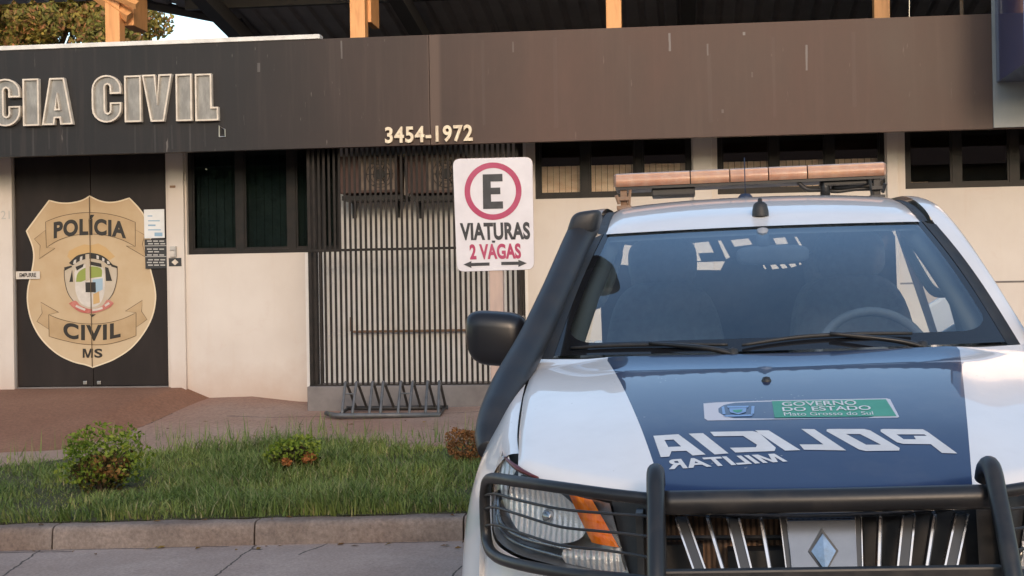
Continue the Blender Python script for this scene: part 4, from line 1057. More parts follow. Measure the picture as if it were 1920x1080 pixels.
# ------------------------------------------------------------------ police pickup truck
CX, CY = 0.30, 3.25
CARROLL = rad(-1.1)
CAR = empty('pickup_truck', (CX, CY, road_z(CX)), 'white and dark blue police pickup truck with bull bar, snorkel and roof light bar', 'pickup truck')
CAR.rotation_euler = (0, CARROLL, 0)
def L(px, py, v):
    """measured photo position at distance v behind the nose, in the truck's own axes"""
    q = P(px, py, CY+v)-Vector((CX, CY, road_z(CX)))
    return Matrix.Rotation(-CARROLL, 3, 'Y') @ q
def car(mb, name, m_, parent=None, **kw): return mb.build(name, m_, parent or CAR, **kw)
def ip(x, xs, ys): return float(np.interp(x, xs, ys))
def paint(name, stripe=False):
    m, nt, bs, out = nodes_of(name)
    bs.inputs['Roughness'].default_value = 0.28; bs.inputs['Coat Weight'].default_value = 0.9; bs.inputs['Coat Roughness'].default_value = 0.02; bs.inputs['Specular IOR Level'].default_value = 0.2
    a = noise(nt, 3.0, 4, 0.6); du = noise(nt, 7, 5, 0.65)
    w = ramp(nt, a.outputs[0], [(0.35, (0.78, 0.765, 0.755)), (0.7, (0.72, 0.70, 0.685))]).outputs[0]
    if stripe:
        tc = N(nt, 'ShaderNodeTexCoord'); sx = N(nt, 'ShaderNodeSeparateXYZ'); nt.links.new(tc.outputs['Object'], sx.inputs[0])
        mr = N(nt, 'ShaderNodeMapRange'); mr.inputs[1].default_value = 0.12; mr.inputs[2].default_value = 1.2; mr.inputs[3].default_value = 0.340; mr.inputs[4].default_value = 0.514
        nt.links.new(sx.outputs[1], mr.inputs[0])
        k = math_(nt, 'LESS_THAN', math_(nt, 'ABSOLUTE', sx.outputs[0]), mr.outputs[0])
        bl = ramp(nt, a.outputs[0], [(0.3, (0.006, 0.017, 0.062)), (0.7, (0.008, 0.021, 0.074))]).outputs[0]
        w = mix(nt, k, w, bl)
    d = ramp(nt, du.outputs[0], [(0.5, 0.0), (0.85, 0.10)]).outputs[0]
    w = mix(nt, d, w, (0.30, 0.26, 0.22))
    vo = N(nt, 'ShaderNodeTexVoronoi'); vo.inputs['Scale'].default_value = 60; tcv = N(nt, 'ShaderNodeTexCoord'); nt.links.new(tcv.outputs['Object'], vo.inputs['Vector'])
    pk = noise(nt, 5, 3, 0.6)
    ch = math_(nt, 'MULTIPLY', math_(nt, 'LESS_THAN', vo.outputs['Distance'], 0.16), math_(nt, 'GREATER_THAN', pk.outputs[0], 0.63))
    w = mix(nt, math_(nt, 'MULTIPLY', ch, 0.55), w, (0.33, 0.30, 0.27))
    nt.links.new(w, bs.inputs['Base Color'])
    return m
M['white_paint'] = paint('white car paint'); M['hood_paint'] = paint('white car paint with blue hood panel', True)
M['black_plastic'] = mat('black grained plastic', (0.018, 0.018, 0.019), (0.034, 0.033, 0.032), 18, 0.48, bmp=0.06, rough2=0.6)
M['bar_black'] = mat('dusty black powder coat', (0.014, 0.014, 0.015), (0.045, 0.038, 0.033), 9, 0.38, bmp=0.05, rough2=0.55, lo=.45, hi=.8)
M['snorkel'] = mat('dusty black snorkel plastic', (0.015, 0.016, 0.019), (0.030, 0.029, 0.030), 9, 0.42, bmp=0.04, rough2=0.52)
M['mirror_black'] = mat('satin black mirror shell', (0.009, 0.010, 0.013), (0.014, 0.014, 0.017), 6, 0.3, spec=0.4)
M['chrome'] = mat('chrome', (0.50, 0.50, 0.52), (0.36, 0.355, 0.35), 30, 0.12, 1.0, rough2=0.3)
M['dark_chrome'] = mat('smoked chrome', (0.045, 0.047, 0.05), None, rough=0.28, metal=0.7)
M['lamp_shell'] = mat('silvered lamp shell', (0.30, 0.30, 0.305), (0.46, 0.46, 0.465), 10, 0.25, 0.5)
M['silver_plate'] = mat('silver plate', (0.13, 0.145, 0.17), (0.18, 0.195, 0.22), 6, 0.24, 0.75)
M['tyre'] = mat('tyre rubber', (0.02, 0.02, 0.02), (0.04, 0.036, 0.032), 20, 0.85)
M['alloy'] = mat('grey alloy', (0.4, 0.4, 0.4), None, rough=0.35, metal=0.8)
M['interior'] = mat('dark grey cabin plastic', (0.34, 0.34, 0.35), (0.42, 0.42, 0.43), 10, 0.6)
M['seat'] = mat('charcoal seat cloth', (0.36, 0.36, 0.39), (0.46, 0.46, 0.49), 30, 0.85)
M['beige_trim'] = mat('beige pillar trim', (0.48, 0.46, 0.40), None, rough=0.6)
M['screen_black'] = mat('black glass edge', (0.010, 0.011, 0.013), None, rough=0.08, coat=0.4)
M['side_glass'] = glass_mat('side window glass', (0.30, 0.36, 0.34), 1.0)
M['lens'] = glass_mat('clear lamp lens', (0.96, 0.96, 0.955), 0.55)
def amber_mat():
    m, nt, bs, out = nodes_of('amber lens'); bs.inputs['Base Color'].default_value = (0.75, 0.16, 0.02, 1); bs.inputs['Roughness'].default_value = 0.12
    tc = noise(nt, 90, 2, 0.5, (1, 0.2, 0.2)); bump(nt, bs, tc.outputs[0], 0.5, 0.004); bs.inputs['Specular IOR Level'].default_value = 0.25
    r = ramp(nt, tc.outputs[0], [(0.3, (0.70, 0.13, 0.008)), (0.7, (0.88, 0.24, 0.02))]); nt.links.new(r.outputs[0], bs.inputs['Base Color']); return m
M['amber'] = amber_mat()
def reflector_mat():
    m, nt, bs, out = nodes_of('facetted lamp reflector'); bs.inputs['Base Color'].default_value = (0.97, 0.955, 0.93, 1); bs.inputs['Metallic'].default_value = 0.35; bs.inputs['Roughness'].default_value = 0.17  # near-white base colour imitates sunlight in the lamp
    tc = N(nt, 'ShaderNodeTexCoord'); wv = N(nt, 'ShaderNodeTexWave'); wv.bands_direction = 'X'; wv.inputs['Scale'].default_value = 22; wv.inputs['Distortion'].default_value = 1.5; wv.inputs['Detail'].default_value = 2
    nt.links.new(tc.outputs['Object'], wv.inputs[0]); n2 = noise(nt, 60, 3, 0.7); h_ = math_(nt, 'ADD', wv.outputs[1], math_(nt, 'MULTIPLY', n2.outputs[0], 1.2)); bump(nt, bs, h_, 0.8, 0.008); return m
M['reflector'] = reflector_mat()
def lightbar_mat():
    m, nt, bs, out = nodes_of('dust covered red lamp cover')
    a = noise(nt, 10, 5, 0.65, (0.6, 1, 1)); c = noise(nt, 45, 3, 0.6)
    o = ramp(nt, a.outputs[0], [(0.3, (0.44, 0.17, 0.085)), (0.55, (0.50, 0.235, 0.125)), (0.75, (0.54, 0.27, 0.12))]).outputs[0]
    o = mix(nt, ramp(nt, c.outputs[0], [(0.4, 0.1), (0.75, 0.6)]).outputs[0], o, (0.52, 0.36, 0.26))
    # dust lies on the upward face
    g = N(nt, 'ShaderNodeNewGeometry'); sx = N(nt, 'ShaderNodeSeparateXYZ'); nt.links.new(g.outputs['Normal'], sx.inputs[0])
    o = mix(nt, ramp(nt, sx.outputs[2], [(0.3, 0.0), (0.8, 0.75)]).outputs[0], o, (0.50, 0.42, 0.36))
    tc = N(nt, 'ShaderNodeTexCoord'); wv = N(nt, 'ShaderNodeTexWave'); wv.bands_direction = 'X'; wv.inputs['Scale'].default_value = 4.5; wv.inputs['Distortion'].default_value = 2.5; wv.inputs['Detail'].default_value = 3
    nt.links.new(tc.outputs['Object'], wv.inputs[0]); w2 = N(nt, 'ShaderNodeTexWave'); w2.bands_direction = 'X'; w2.inputs['Scale'].default_value = 42; nt.links.new(tc.outputs['Object'], w2.inputs[0])
    o = mix(nt, ramp(nt, wv.outputs[1], [(0.2, 0.0), (0.9, 0.22)]).outputs[0], o, (0.36, 0.16, 0.08))
    bump(nt, bs, w2.outputs[1], 0.12, 0.002); bs.inputs['Coat Weight'].default_value = 0.4; bs.inputs['Coat Roughness'].default_value = 0.15
    nt.links.new(o, bs.inputs['Base Color']); bs.inputs['Roughness'].default_value = 0.42; return m
M['lightbar'] = lightbar_mat()
def radiator_mat():
    m, nt, bs, out = nodes_of('sun-warmed radiator fins')  # fin colour carries the orange of the sun
    tc = N(nt, 'ShaderNodeTexCoord'); wv = N(nt, 'ShaderNodeTexWave'); wv.bands_direction = 'X'; wv.inputs['Scale'].default_value = 24; wv.inputs['Distortion'].default_value = 0.6
    nt.links.new(tc.outputs['Object'], wv.inputs[0]); a = noise(nt, 9, 4, 0.6)
    o = ramp(nt, a.outputs[0], [(0.35, (0.20, 0.115, 0.07)), (0.65, (0.36, 0.23, 0.15))]).outputs[0]
    o = mix(nt, ramp(nt, wv.outputs[1], [(0.25, 0.75), (0.6, 0.0)]).outputs[0], o, (0.05, 0.035, 0.028))
    nt.links.new(o, bs.inputs['Base Color']); bs.inputs['Roughness'].default_value = 0.7; bump(nt, bs, wv.outputs[1], 0.5, 0.006); return m
M['radiator'] = radiator_mat()
def screen_mat():
    """windscreen: clear in the middle, black printed border with rounded corners (UV in metres from the centre)"""
    m, nt, bs, out = nodes_of('windscreen glass')
    bs.inputs['Base Color'].default_value = (0.012, 0.013, 0.016, 1); bs.inputs['Roughness'].default_value = 0.05
    bs.inputs['Specular IOR Level'].default_value = 0.8
    uv = N(nt, 'ShaderNodeUVMap'); sx = N(nt, 'ShaderNodeSeparateXYZ'); nt.links.new(uv.outputs[0], sx.inputs[0])
    # uv.x = distance to the nearer side edge, uv.y = distance up the screen from its lower edge
    r = 0.10
    def rr(side, bottom, top):
        ax = math_(nt, 'SUBTRACT', r, math_(nt, 'SUBTRACT', sx.outputs[0], side)); ax = math_(nt, 'MAXIMUM', ax, 0.0)
        ay = math_(nt, 'MAXIMUM', math_(nt, 'SUBTRACT', r, math_(nt, 'SUBTRACT', sx.outputs[1], bottom)), 0.0)
        d = math_(nt, 'SQRT', math_(nt, 'ADD', math_(nt, 'MULTIPLY', ax, ax), math_(nt, 'MULTIPLY', ay, ay)))
        k = math_(nt, 'LESS_THAN', d, r)
        return math_(nt, 'MULTIPLY', k, math_(nt, 'LESS_THAN', sx.outputs[1], top))
    k = rr(0.028, 0.070, 0.96)
    tr = N(nt, 'ShaderNodeBsdfTransparent'); tr.inputs[0].default_value = (0.84, 0.90, 0.88, 1)
    gl = N(nt, 'ShaderNodeBsdfGlossy'); gl.inputs['Roughness'].default_value = 0.012; gl.inputs[0].default_value = (0.80, 0.91, 1.0, 1)
    fr = N(nt, 'ShaderNodeFresnel'); fr.inputs[0].default_value = 1.62
    f = math_(nt, 'MULTIPLY', fr.outputs[0], SCREEN_BOOST, clamp=True)
    mx = N(nt, 'ShaderNodeMixShader'); nt.links.new(f, mx.inputs[0]); nt.links.new(tr.outputs[0], mx.inputs[1]); nt.links.new(gl.outputs[0], mx.inputs[2])
    # film of dust on the glass
    df = N(nt, 'ShaderNodeBsdfDiffuse'); df.inputs[0].default_value = (0.55, 0.52, 0.48, 1)
    dn = noise(nt, 5, 5, 0.65); m3 = N(nt, 'ShaderNodeMixShader'); nt.links.new(ramp(nt, dn.outputs[0], [(0.3, 0.0), (0.8, 0.025)]).outputs[0], m3.inputs[0])
    nt.links.new(mx.outputs[0], m3.inputs[1]); nt.links.new(df.outputs[0], m3.inputs[2])
    m2 = N(nt, 'ShaderNodeMixShader'); nt.links.new(k, m2.inputs[0]); nt.links.new(bs.outputs[0], m2.inputs[1]); nt.links.new(m3.outputs[0], m2.inputs[2])
    nt.links.new(m2.outputs[0], out.inputs[0]); return m
SCREEN_BOOST = 2.0
M['screen'] = screen_mat()

# --- hood
VE = [0.0, 0.35, 0.6, 0.9, 1.33, 1.6]
def u_edge(v): return ip(v, VE, [0.655, 0.695, 0.718, 0.737, 0.746, 0.75])
def hood_w(u, v):
    t = max(0, min(1, (v-0.08)/1.15)); a = abs(u)
    w = 1.004+0.2346*v+0.033*4*t*(1-t)
    w -= lerp(0.040, 0.024, t)*min(1.0, a/0.72)**3
    w += 0.010*(1-sm(0.36, 0.50, a-0.10*t))*sm(0.0, 0.35, t)          # raised centre panel
    return w
def v_front(u): return 0.08+0.27*min(1.0, abs(u)/0.69)**2.6
def v_rear(u): return 1.165+0.17*(abs(u)/0.74)**2
def hood_pt(a, c):
    s = a*2-1; vv = lerp(0.1, 1.25, c)
    for _ in range(3):
        u = s*u_edge(vv); vv = lerp(v_front(u), v_rear(u), c)
    w = hood_w(u, vv)
    e = (vv-v_front(u)); w -= 0.022*(1-min(1, e/0.035))**2
    e2 = (1-abs(s))*0.7; w -= 0.010*(1-min(1, e2/0.02))**2
    return (u, vv, w)
b = MB()
def warp(a): return a
cs_ = [0, .006, .014, .026, .04]+list(np.linspace(.06, .985, 34))+[1.0]
as_ = [0, .006, .014, .03]+list(np.linspace(.05, .95, 44))+[.97, .986, .994, 1.0]
vs = [hood_pt(a, c) for c in cs_ for a in as_]; n = len(as_)
b.add(vs, [(j*n+i, j*n+i+1, (j+1)*n+i+1, (j+1)*n+i) for j in range(len(cs_)-1) for i in range(n-1)])
HOOD = car(b, 'hood', M['hood_paint'], smooth=True, solid=0.0)
b = MB()   # inner return of the hood lip
b.grid(lambda a, c: (lambda q: (q[0]*(1-.02*c), q[1]+0.012*c, q[2]-0.03*c))(hood_pt(a, 0.0)), 60, 2); car(b, 'hood_lip', M['black_plastic'], HOOD, smooth=True)
def hood_hit(px, py):
    lo, hi = 0.0, 1.4
    for _ in range(40):
        m_ = (lo+hi)/2; q = L(px, py, m_)
        if q.z > hood_w(q.x, m_): lo = m_
        else: hi = m_
    return q.x, m_
def on_hood(px, py, h=0.0025):
    u, v = hood_hit(px, py); return (u, v, hood_w(u, v)+h)
def h8(x, y): return (1300+x*540/1920, 720+y*180/640)
M['decal_white'] = mat('white hood lettering', (0.66, 0.66, 0.66), (0.58, 0.57, 0.56), 12, 0.4)
def hood_fill(mb, splines, h=0.0012):
    vs, fs = outline_shape(splines); mb.add([on_hood(v[0], v[1], h) for v in vs], fs)
glyphs = [
 [[h8(*p) for p in [(1262, 303), (1530, 305), (1562, 322), (1760, 466), (1658, 463), (1583, 404), (1400, 402), (1358, 392), (1250, 322), (1248, 308)]], [h8(*p) for p in [(1355, 339), (1540, 339), (1556, 349), (1470, 349), (1484, 372), (1402, 371)]]],
 [[h8(*p) for p in [(905, 303), (1140, 303), (1180, 313), (1376, 430), (1372, 447), (1150, 450), (1105, 440), (888, 318), (890, 305)]], [h8(*p) for p in [(1018, 336), (1112, 337), (1252, 408), (1152, 408)]]],
 [[h8(*p) for p in [(720, 303), (806, 304), (1020, 446), (738, 441), (708, 406), (868, 406)]]],
 [[h8(*p) for p in [(412, 312), (502, 312), (714, 444), (612, 447)]]],
 [[h8(*p) for p in [(112, 322), (395, 317), (438, 328), (550, 428), (542, 450), (280, 460), (244, 428), (418, 425), (424, 408), (332, 349), (138, 351)]]],
 [[(1291, 814), (1318, 813), (1366, 851), (1340, 853)]],
 [[(1225, 818), (1272, 815), (1323, 853), (1299, 855), (1287, 846), (1259, 847), (1255, 857), (1239, 858)], [(1246, 826), (1263, 825), (1277, 838), (1253, 839)]]]
b = MB()
for gsp in glyphs: hood_fill(b, gsp)
car(b, 'hood_lettering', M['decal_white'], HOOD, fix=False)
def hood_text(mb, s, quad, bold, mirror=False, h=0.0012, sp=1.0):
    """quad: photo pixels of top-left, top-right, bottom-right, bottom-left"""
    vs, fs = m_text(s[1:], 0.205, bold, sp) if s == 'MILITAR' else text_shape(s, bold, sp)
    TL, TR, BR, BL = [Vector(q) for q in quad]; out = []
    for v in vs:
        a = 1-v[0] if mirror else v[0]
        p = (BL*(1-a)+BR*a)*(1-v[1])+(TL*(1-a)+TR*a)*v[1]; out.append(on_hood(p.x, p.y, h))
    mb.add(out, fs)
b = MB(); hood_text(b, 'MILITAR', [(1243, 863), (1452, 851.5), (1477, 866), (1254, 881)], 0.03, True, sp=1.02); car(b, 'hood_lettering', M['decal_white'], HOOD, fix=False)
M['decal_green'] = mat('green decal', (0.045, 0.27, 0.17), (0.06, 0.30, 0.20), 12, 0.4); M['decal_lilac'] = mat('pale decal', (0.55, 0.54, 0.58), None, rough=0.4); M['decal_blue'] = mat('pale blue crest print', (0.20, 0.33, 0.55), None, rough=0.4)
b = MB(); hood_fill(b, [[(1319, 757), (1345, 755), (1446, 751.5), (1662, 747.5), (1669, 749), (1686, 781.5), (1684, 783.5), (1451, 787), (1327, 789), (1321, 785)]], 0.0008); dec = car(b, 'state_decal', M['decal_lilac'], HOOD, fix=False)
b = MB(); hood_fill(b, [[(1447.5, 753), (1661, 749.5), (1681, 781), (1452.5, 784)]], 0.0014); b.build('decal_panel', M['decal_green'], dec, fix=False)
b = MB()
hood_text(b, 'GOVERNO', [(1465, 755), (1604, 751.5), (1607, 760.5), (1467, 763)], 0.015, h=0.0020); hood_text(b, 'DO ESTADO', [(1466, 765), (1631, 761.5), (1634, 770), (1468, 772.5)], 0.015, h=0.0020)
hood_text(b, 'Mato Grosso do Sul', [(1469, 774.5), (1636, 772.5), (1638, 779), (1471, 781)], 0.0, h=0.0020); b.build('decal_text', M['decal_white'], dec, fix=False)
b = MB()
for q in ([(188, 155), (205, 152), (215, 205), (195, 205)], [(388, 150), (408, 150), (405, 200), (385, 205)], [(225, 150), (370, 148), (365, 160), (230, 162)], [(200, 212), (400, 206), (385, 218), (215, 222)]):
    hood_fill(b, [[h8(*p) for p in q]], 0.0014)
hood_fill(b, [[h8(*p) for p in [(238, 165), (355, 162), (350, 190), (300, 206), (245, 192)]]], 0.0015); b.build('decal_crest', M['decal_blue'], dec, fix=False)
b = MB(); hood_fill(b, [[h8(*p) for p in [(262, 178), (330, 175), (320, 190), (296, 196), (270, 190)]]], 0.0021); b.build('decal_crest_centre', M['decal_green'], dec, fix=False)
b = MB()
for px, py in ((1437, 714), (1525, 699)):
    q = on_hood(px, py, 0); b.lathe([(0.0, 0.012), (0.009, 0.010), (0.014, 0.0), (0.014, -0.003)], q, 'Z', 12)
    if px == 1437: car(b, 'washer_jet', M['black_plastic'], HOOD, smooth=True); b = MB()

# --- windscreen, cowl, pillars
def glass_pt(s, t):
    u = s*lerp(0.700, 0.563, t); v = lerp(1.235, 2.03, t)+s*s*lerp(0.215, 0.07, t)+0.02*0
    w = lerp(1.300, 1.708, t)-s*s*0.004; bow = 0.022*math.sin(math.pi*t)
    return (u, v-bow*0.45, w+bow*0.9)
b = MB()
hgt = math.hypot(0.795, 0.408)
b.grid(lambda a, c: glass_pt(a*2-1, c*1.012), 60, 30, uvfn=lambda a, c: ((1-abs(a*2-1))*lerp(0.72, 0.57, c), c*1.012*hgt))
WS = car(b, 'windscreen', M['screen'], smooth=True, fix=False)
b = MB()   # cowl panel between hood and glass
b.grid(lambda a, c: (lambda g, h: (lerp(h[0], g[0], c), lerp(h[1]+0.004, g[1]+0.01, c), lerp(h[2]-0.016, g[2]-0.008, c)-0.006*math.sin(math.pi*c)))(glass_pt((a*2-1)*1.02, 0.0), hood_pt(a, 1.0)), 50, 6)
b.grid(lambda a, c: (lambda h: (h[0], h[1]-0.02*c+.004, h[2]-0.016-0.05*c))(hood_pt(a, 1.0)), 40, 1)
car(b, 'cowl', M['black_plastic'], smooth=True)
def gp_off(s, t, d):
    q = Vector(glass_pt(s, t)); return q+Vector((0, -0.45, 0.89))*d
def wiper(pts_blade, pivot, mid):
    b = MB()
    b.tube([gp_off(s, t, 0.010) for s, t in pts_blade], [0.005, 0.007, 0.007, 0.005], 6, smooth=5)
    o = car(b, 'wiper', M['black_plastic'], smooth=True)
    b = MB(); b.tube([gp_off(*pivot, 0.012), gp_off(*lerp2(pivot, mid, 0.3), 0.022), gp_off(*mid, 0.017)], [0.010, 0.008, 0.006], 8, smooth=5); b.build('wiper_arm', M['bar_black'], o, smooth=True)
    b = MB(); q = gp_off(*pivot, -0.005); b.lathe([(0.0, 0.035), (0.016, 0.03), (0.019, 0.0)], q, 'Z', 12); b.build('wiper_pivot', M['black_plastic'], o, smooth=True)
def along(q, a):
    k = max(0, min(1, a))*(len(q)-1); i = min(len(q)-2, int(k)); return q[i].lerp(q[i+1], k-i)
def lerp2(p, q, t): return (lerp(p[0], q[0], t), lerp(p[1], q[1], t))
wiper([(-0.92, 0.030), (-0.70, 0.040), (-0.45, 0.036), (-0.22, 0.026)], (-0.20, -0.035), (-0.56, 0.036))
wiper([(-0.16, 0.020), (0.08, 0.058), (0.34, 0.066), (0.58, 0.058)], (0.60, -0.030), (0.22, 0.062))
def edge_in(k):      # k 0..1 along windscreen, 1..2 along the roof channel
    return Vector(glass_pt(1.0, k))+Vector((0.030, 0.012, 0.004)) if k <= 1 else None
INNER = [tuple(Vector(glass_pt(1.0, t))+Vector((0.034, 0.016, 0.002))) for t in (-0.04, 0.2, 0.4, 0.6, 0.8, 0.95)]+[(0.588, 2.24, 1.760), (0.574, 2.5, 1.815), (0.568, 2.8, 1.832), (0.565, 3.2, 1.832), (0.564, 3.56, 1.775)]
OUTER = [(0.790, 1.52, 1.250), (0.760, 1.68, 1.365), (0.737, 1.83, 1.465), (0.716, 1.97, 1.555), (0.696, 2.12, 1.640), (0.680, 2.26, 1.705), (0.672, 2.40, 1.735), (0.668, 2.6, 1.752), (0.665, 2.85, 1.765), (0.662, 3.2, 1.765), (0.655, 3.56, 1.715)]
INs, OUTs = spline(INNER, 5), spline(OUTER, 5)
for sgn in (-1, 1):
    b = MB()
    def pp(a, c_, sgn=sgn):
        q, o_ = along(INs, c_), along(OUTs, c_); p = q.lerp(o_, a)+Vector((0.020, -0.006, 0.022))*math.sin(math.pi*a)
        return (p.x*sgn, p.y, p.z)
    b.grid(pp, 10, 60); car(b, 'windscreen_pillar', M['white_paint'], smooth=True)
    b = MB(); b.grid(lambda a, c_: (lambda g, q: (lerp(g[0]-.004, q.x+.002, a)*sgn, lerp(g[1], q.y, a), lerp(g[2]+0.003, q.z+.002, a)-.004*math.sin(math.pi*a)))(glass_pt(1.0, lerp(-0.03, 1.0, c_)), along(INs, c_*0.5)), 3, 30); car(b, 'windscreen_seal', M['black_plastic'], smooth=True)
    b = MB(); b.tube([(lambda q: (q[0]*sgn*0.94, q[1]+0.10, q[2]-0.02))(glass_pt(1.0, t)) for t in np.linspace(0.0, 1.0, 10)], 0.035, 8); car(b, 'pillar_trim', M['beige_trim'], smooth=True)

# --- roof with two channels for the rails
def roof_w(u, v):
    c = ip(v, [2.03, 2.15, 2.4, 2.65, 2.9, 3.2, 3.45, 3.56], [1.714, 1.757, 1.812, 1.845, 1.862, 1.862, 1.845, 1.80])
    return c-0.030*(abs(u)/0.55)**2
RVS = [0, .02, .06, .12, .2, .3, .42, .55, .7, .85, .95, 1.0]
def roof_v(u, c): return lerp(2.034+0.07*(abs(u)/0.563)**2, 3.56, c)
from functools import lru_cache
def spl1(x, xs, ys):
    i = max(0, min(len(xs)-2, int(np.searchsorted(xs, x)-1)))
    def d(k):
        if k == 0: return (ys[1]-ys[0])/(xs[1]-xs[0])
        if k == len(xs)-1: return (ys[-1]-ys[-2])/(xs[-1]-xs[-2])
        return (ys[k+1]-ys[k-1])/(xs[k+1]-xs[k-1])
    h = xs[i+1]-xs[i]; t = (x-xs[i])/h; t2, t3 = t*t, t*t*t
    return ys[i]*(2*t3-3*t2+1)+h*d(i)*(t3-2*t2+t)+ys[i+1]*(-2*t3+3*t2)+h*d(i+1)*(t3-t2)
def roof_w(u, v):
    c = spl1(v, [2.03, 2.15, 2.4, 2.65, 2.9, 3.2, 3.45, 3.56], [1.709, 1.760, 1.818, 1.848, 1.862, 1.862, 1.845, 1.80])
    return c-0.026*(abs(u)/0.55)**2.5
def roof_half(v): return ip(v, [2.05, 2.6, 3.5], [0.548, 0.535, 0.53])
b = MB()
def roof_pt(a, c):
    s = a*2-1
    if c == 0:
        g = glass_pt(s*0.972, 0.978); return (g[0], g[1]-0.003, g[2]+0.005)
    v = roof_v(s*0.55, c); u = s*roof_half(v); return (u, v, roof_w(u, v)-(0.010 if abs(s) > .995 else 0))
b.grid(roof_pt, 40, 44); ROOF = car(b, 'roof', M['white_paint'], smooth=True, fix=False)
for sgn in (-1, 1):
    b = MB()   # dark channel
    def ch(a, c, sgn=sgn):
        v = roof_v(0.56, c); u = roof_half(v)+a*0.034; return (sgn*u, v, roof_w(u, v)-0.008-0.004*math.sin(math.pi*a))
    b.grid(ch, 4, 30); car(b, 'roof_channel', M['black_plastic'], smooth=True)

# --- cab and fender sides
def loft(stations, profiles, sgn, nu=20, nv=20):
    q = [curve2(p, 6) for p in profiles]; m_ = len(q[0])
    def fn(a, c):
        k = a*(m_-1); i = min(m_-2, int(k)); f = k-i
        v = lerp(stations[0], stations[-1], c)
        us = [lerp(r[i][0], r[i+1][0], f) for r in q]; ws = [lerp(r[i][1], r[i+1][1], f) for r in q]
        return (sgn*spl1(v, stations, us), v, spl1(v, stations, ws))
    mb = MB(); mb.grid(fn, nu, nv); return mb
FS = [0.47, 0.62, 0.85, 1.10, 1.33, 1.52]
FP = [[(0.706, 1.091), (0.738, 1.084), (0.776, 1.035), (0.800, 0.95), (0.806, 0.85), (0.806, 0.70)],
      [(0.726, 1.122), (0.764, 1.108), (0.818, 1.058), (0.852, 0.975), (0.874, 0.86), (0.886, 0.735)],
      [(0.742, 1.176), (0.784, 1.158), (0.838, 1.08), (0.866, 0.97), (0.886, 0.87), (0.893, 0.775)],
      [(0.750, 1.238), (0.790, 1.222), (0.838, 1.13), (0.862, 1.00), (0.878, 0.86), (0.888, 0.74)],
      [(0.753, 1.293), (0.792, 1.275), (0.838, 1.17), (0.862, 1.02), (0.872, 0.80), (0.872, 0.45)],
      [(0.790, 1.300), (0.806, 1.282), (0.840, 1.18), (0.864, 1.03), (0.873, 0.80), (0.870, 0.42)]]
for sgn in (-1, 1):
    car(loft(FS, FP, sgn, 24, 26), 'fender', M['white_paint'], smooth=True)
    dp_ = [(0.806, 1.262), (0.838, 1.18), (0.864, 1.03), (0.875, 0.80), (0.866, 0.55), (0.82, 0.40)]
    car(loft([1.525, 2.2, 2.9, 3.56], [dp_]*4, sgn, 24, 10), 'door', M['white_paint'], smooth=True)
    b = MB()
    for (va, vb) in ((1.62, 2.42), (2.50, 3.30)):
        def sgp(a, c, va=va, vb=vb, sgn=sgn):
            top = lambda v: ip(v, [1.62, 2.2, 2.5, 3.3], [1.31, 1.665, 1.725, 1.74])
            v = lerp(va, vb, a); w = lerp(1.255, top(v), c); u = ip(w, [1.25, 1.75], [0.802, 0.665]); return (sgn*u, v, w)
        b.grid(sgp, 10, 6); car(b, 'side_window', M['side_glass'], smooth=True); b = MB()
    b = MB()   # pillar between the doors, rear pillar, belt moulding
    for va, vb in ((2.40, 2.52), (3.28, 3.56)):
        b = MB(); b.grid(lambda a, c: (sgn*ip(lerp(1.25, 1.745, c), [1.25, 1.75, 1.8], [0.808, 0.662, 0.655]), lerp(va, vb, a), lerp(1.25, 1.745, c)), 3, 6); car(b, 'door_pillar', M['black_plastic'], smooth=True)
    b = MB(); b.grid(lambda a, c: (sgn*ip(lerp(1.22, 1.79, c), [1.25, 1.75, 1.8], [0.755, 0.63, 0.60]), lerp(2.36, 2.50, a)+0.05*(1-c), lerp(1.22, 1.79, c)), 3, 6); car(b, 'pillar_trim', M['beige_trim'], smooth=True)
    b = MB(); b.tube([(sgn*0.545, 2.22, 1.655), (sgn*0.515, 2.22, 1.64), (sgn*0.535, 2.10, 1.55), (sgn*0.575, 2.02, 1.46), (sgn*0.625, 2.02, 1.45)], 0.017, 8, smooth=5); car(b, 'grab_handle', M['beige_trim'], smooth=True)

# --- nose: headlamps, bumper, grille
LB = [(0.420, 0.085, 0.846), (0.50, 0.125, 0.850), (0.62, 0.222, 0.858), (0.715, 0.332, 0.868), (0.768, 0.425, 0.898), (0.776, 0.492, 0.99)]
LTp = [(0.462, 0.130, 1.008), (0.53, 0.178, 1.020), (0.62, 0.262, 1.040), (0.690, 0.345, 1.058), (0.735, 0.425, 1.080), (0.752, 0.505, 1.095)]
LBs = spline(LB, 8); LTs = spline(LTp, 8)
def along(q, a):
    k = a*(len(q)-1); i = min(len(q)-2, int(k)); return q[i].lerp(q[i+1], k-i)
def lamp_pt(a, c, off=0.0, bulge=0.0):
    lo, hi = along(LBs, a), along(LTs, a); p = lo.lerp(hi, c)
    t = (along(LBs, min(1, a+.02))-along(LBs, max(0, a-.02))).normalized(); nrm = Vector((t.y, -t.x, 0)).normalized(); nrm.z = 0.18
    return p+nrm*(off+bulge*math.sin(math.pi*max(0, min(1, c)))*math.sin(math.pi*max(0, min(1, a)))**0.5)
def mir(p, s): return (p[0]*s, p[1], p[2])
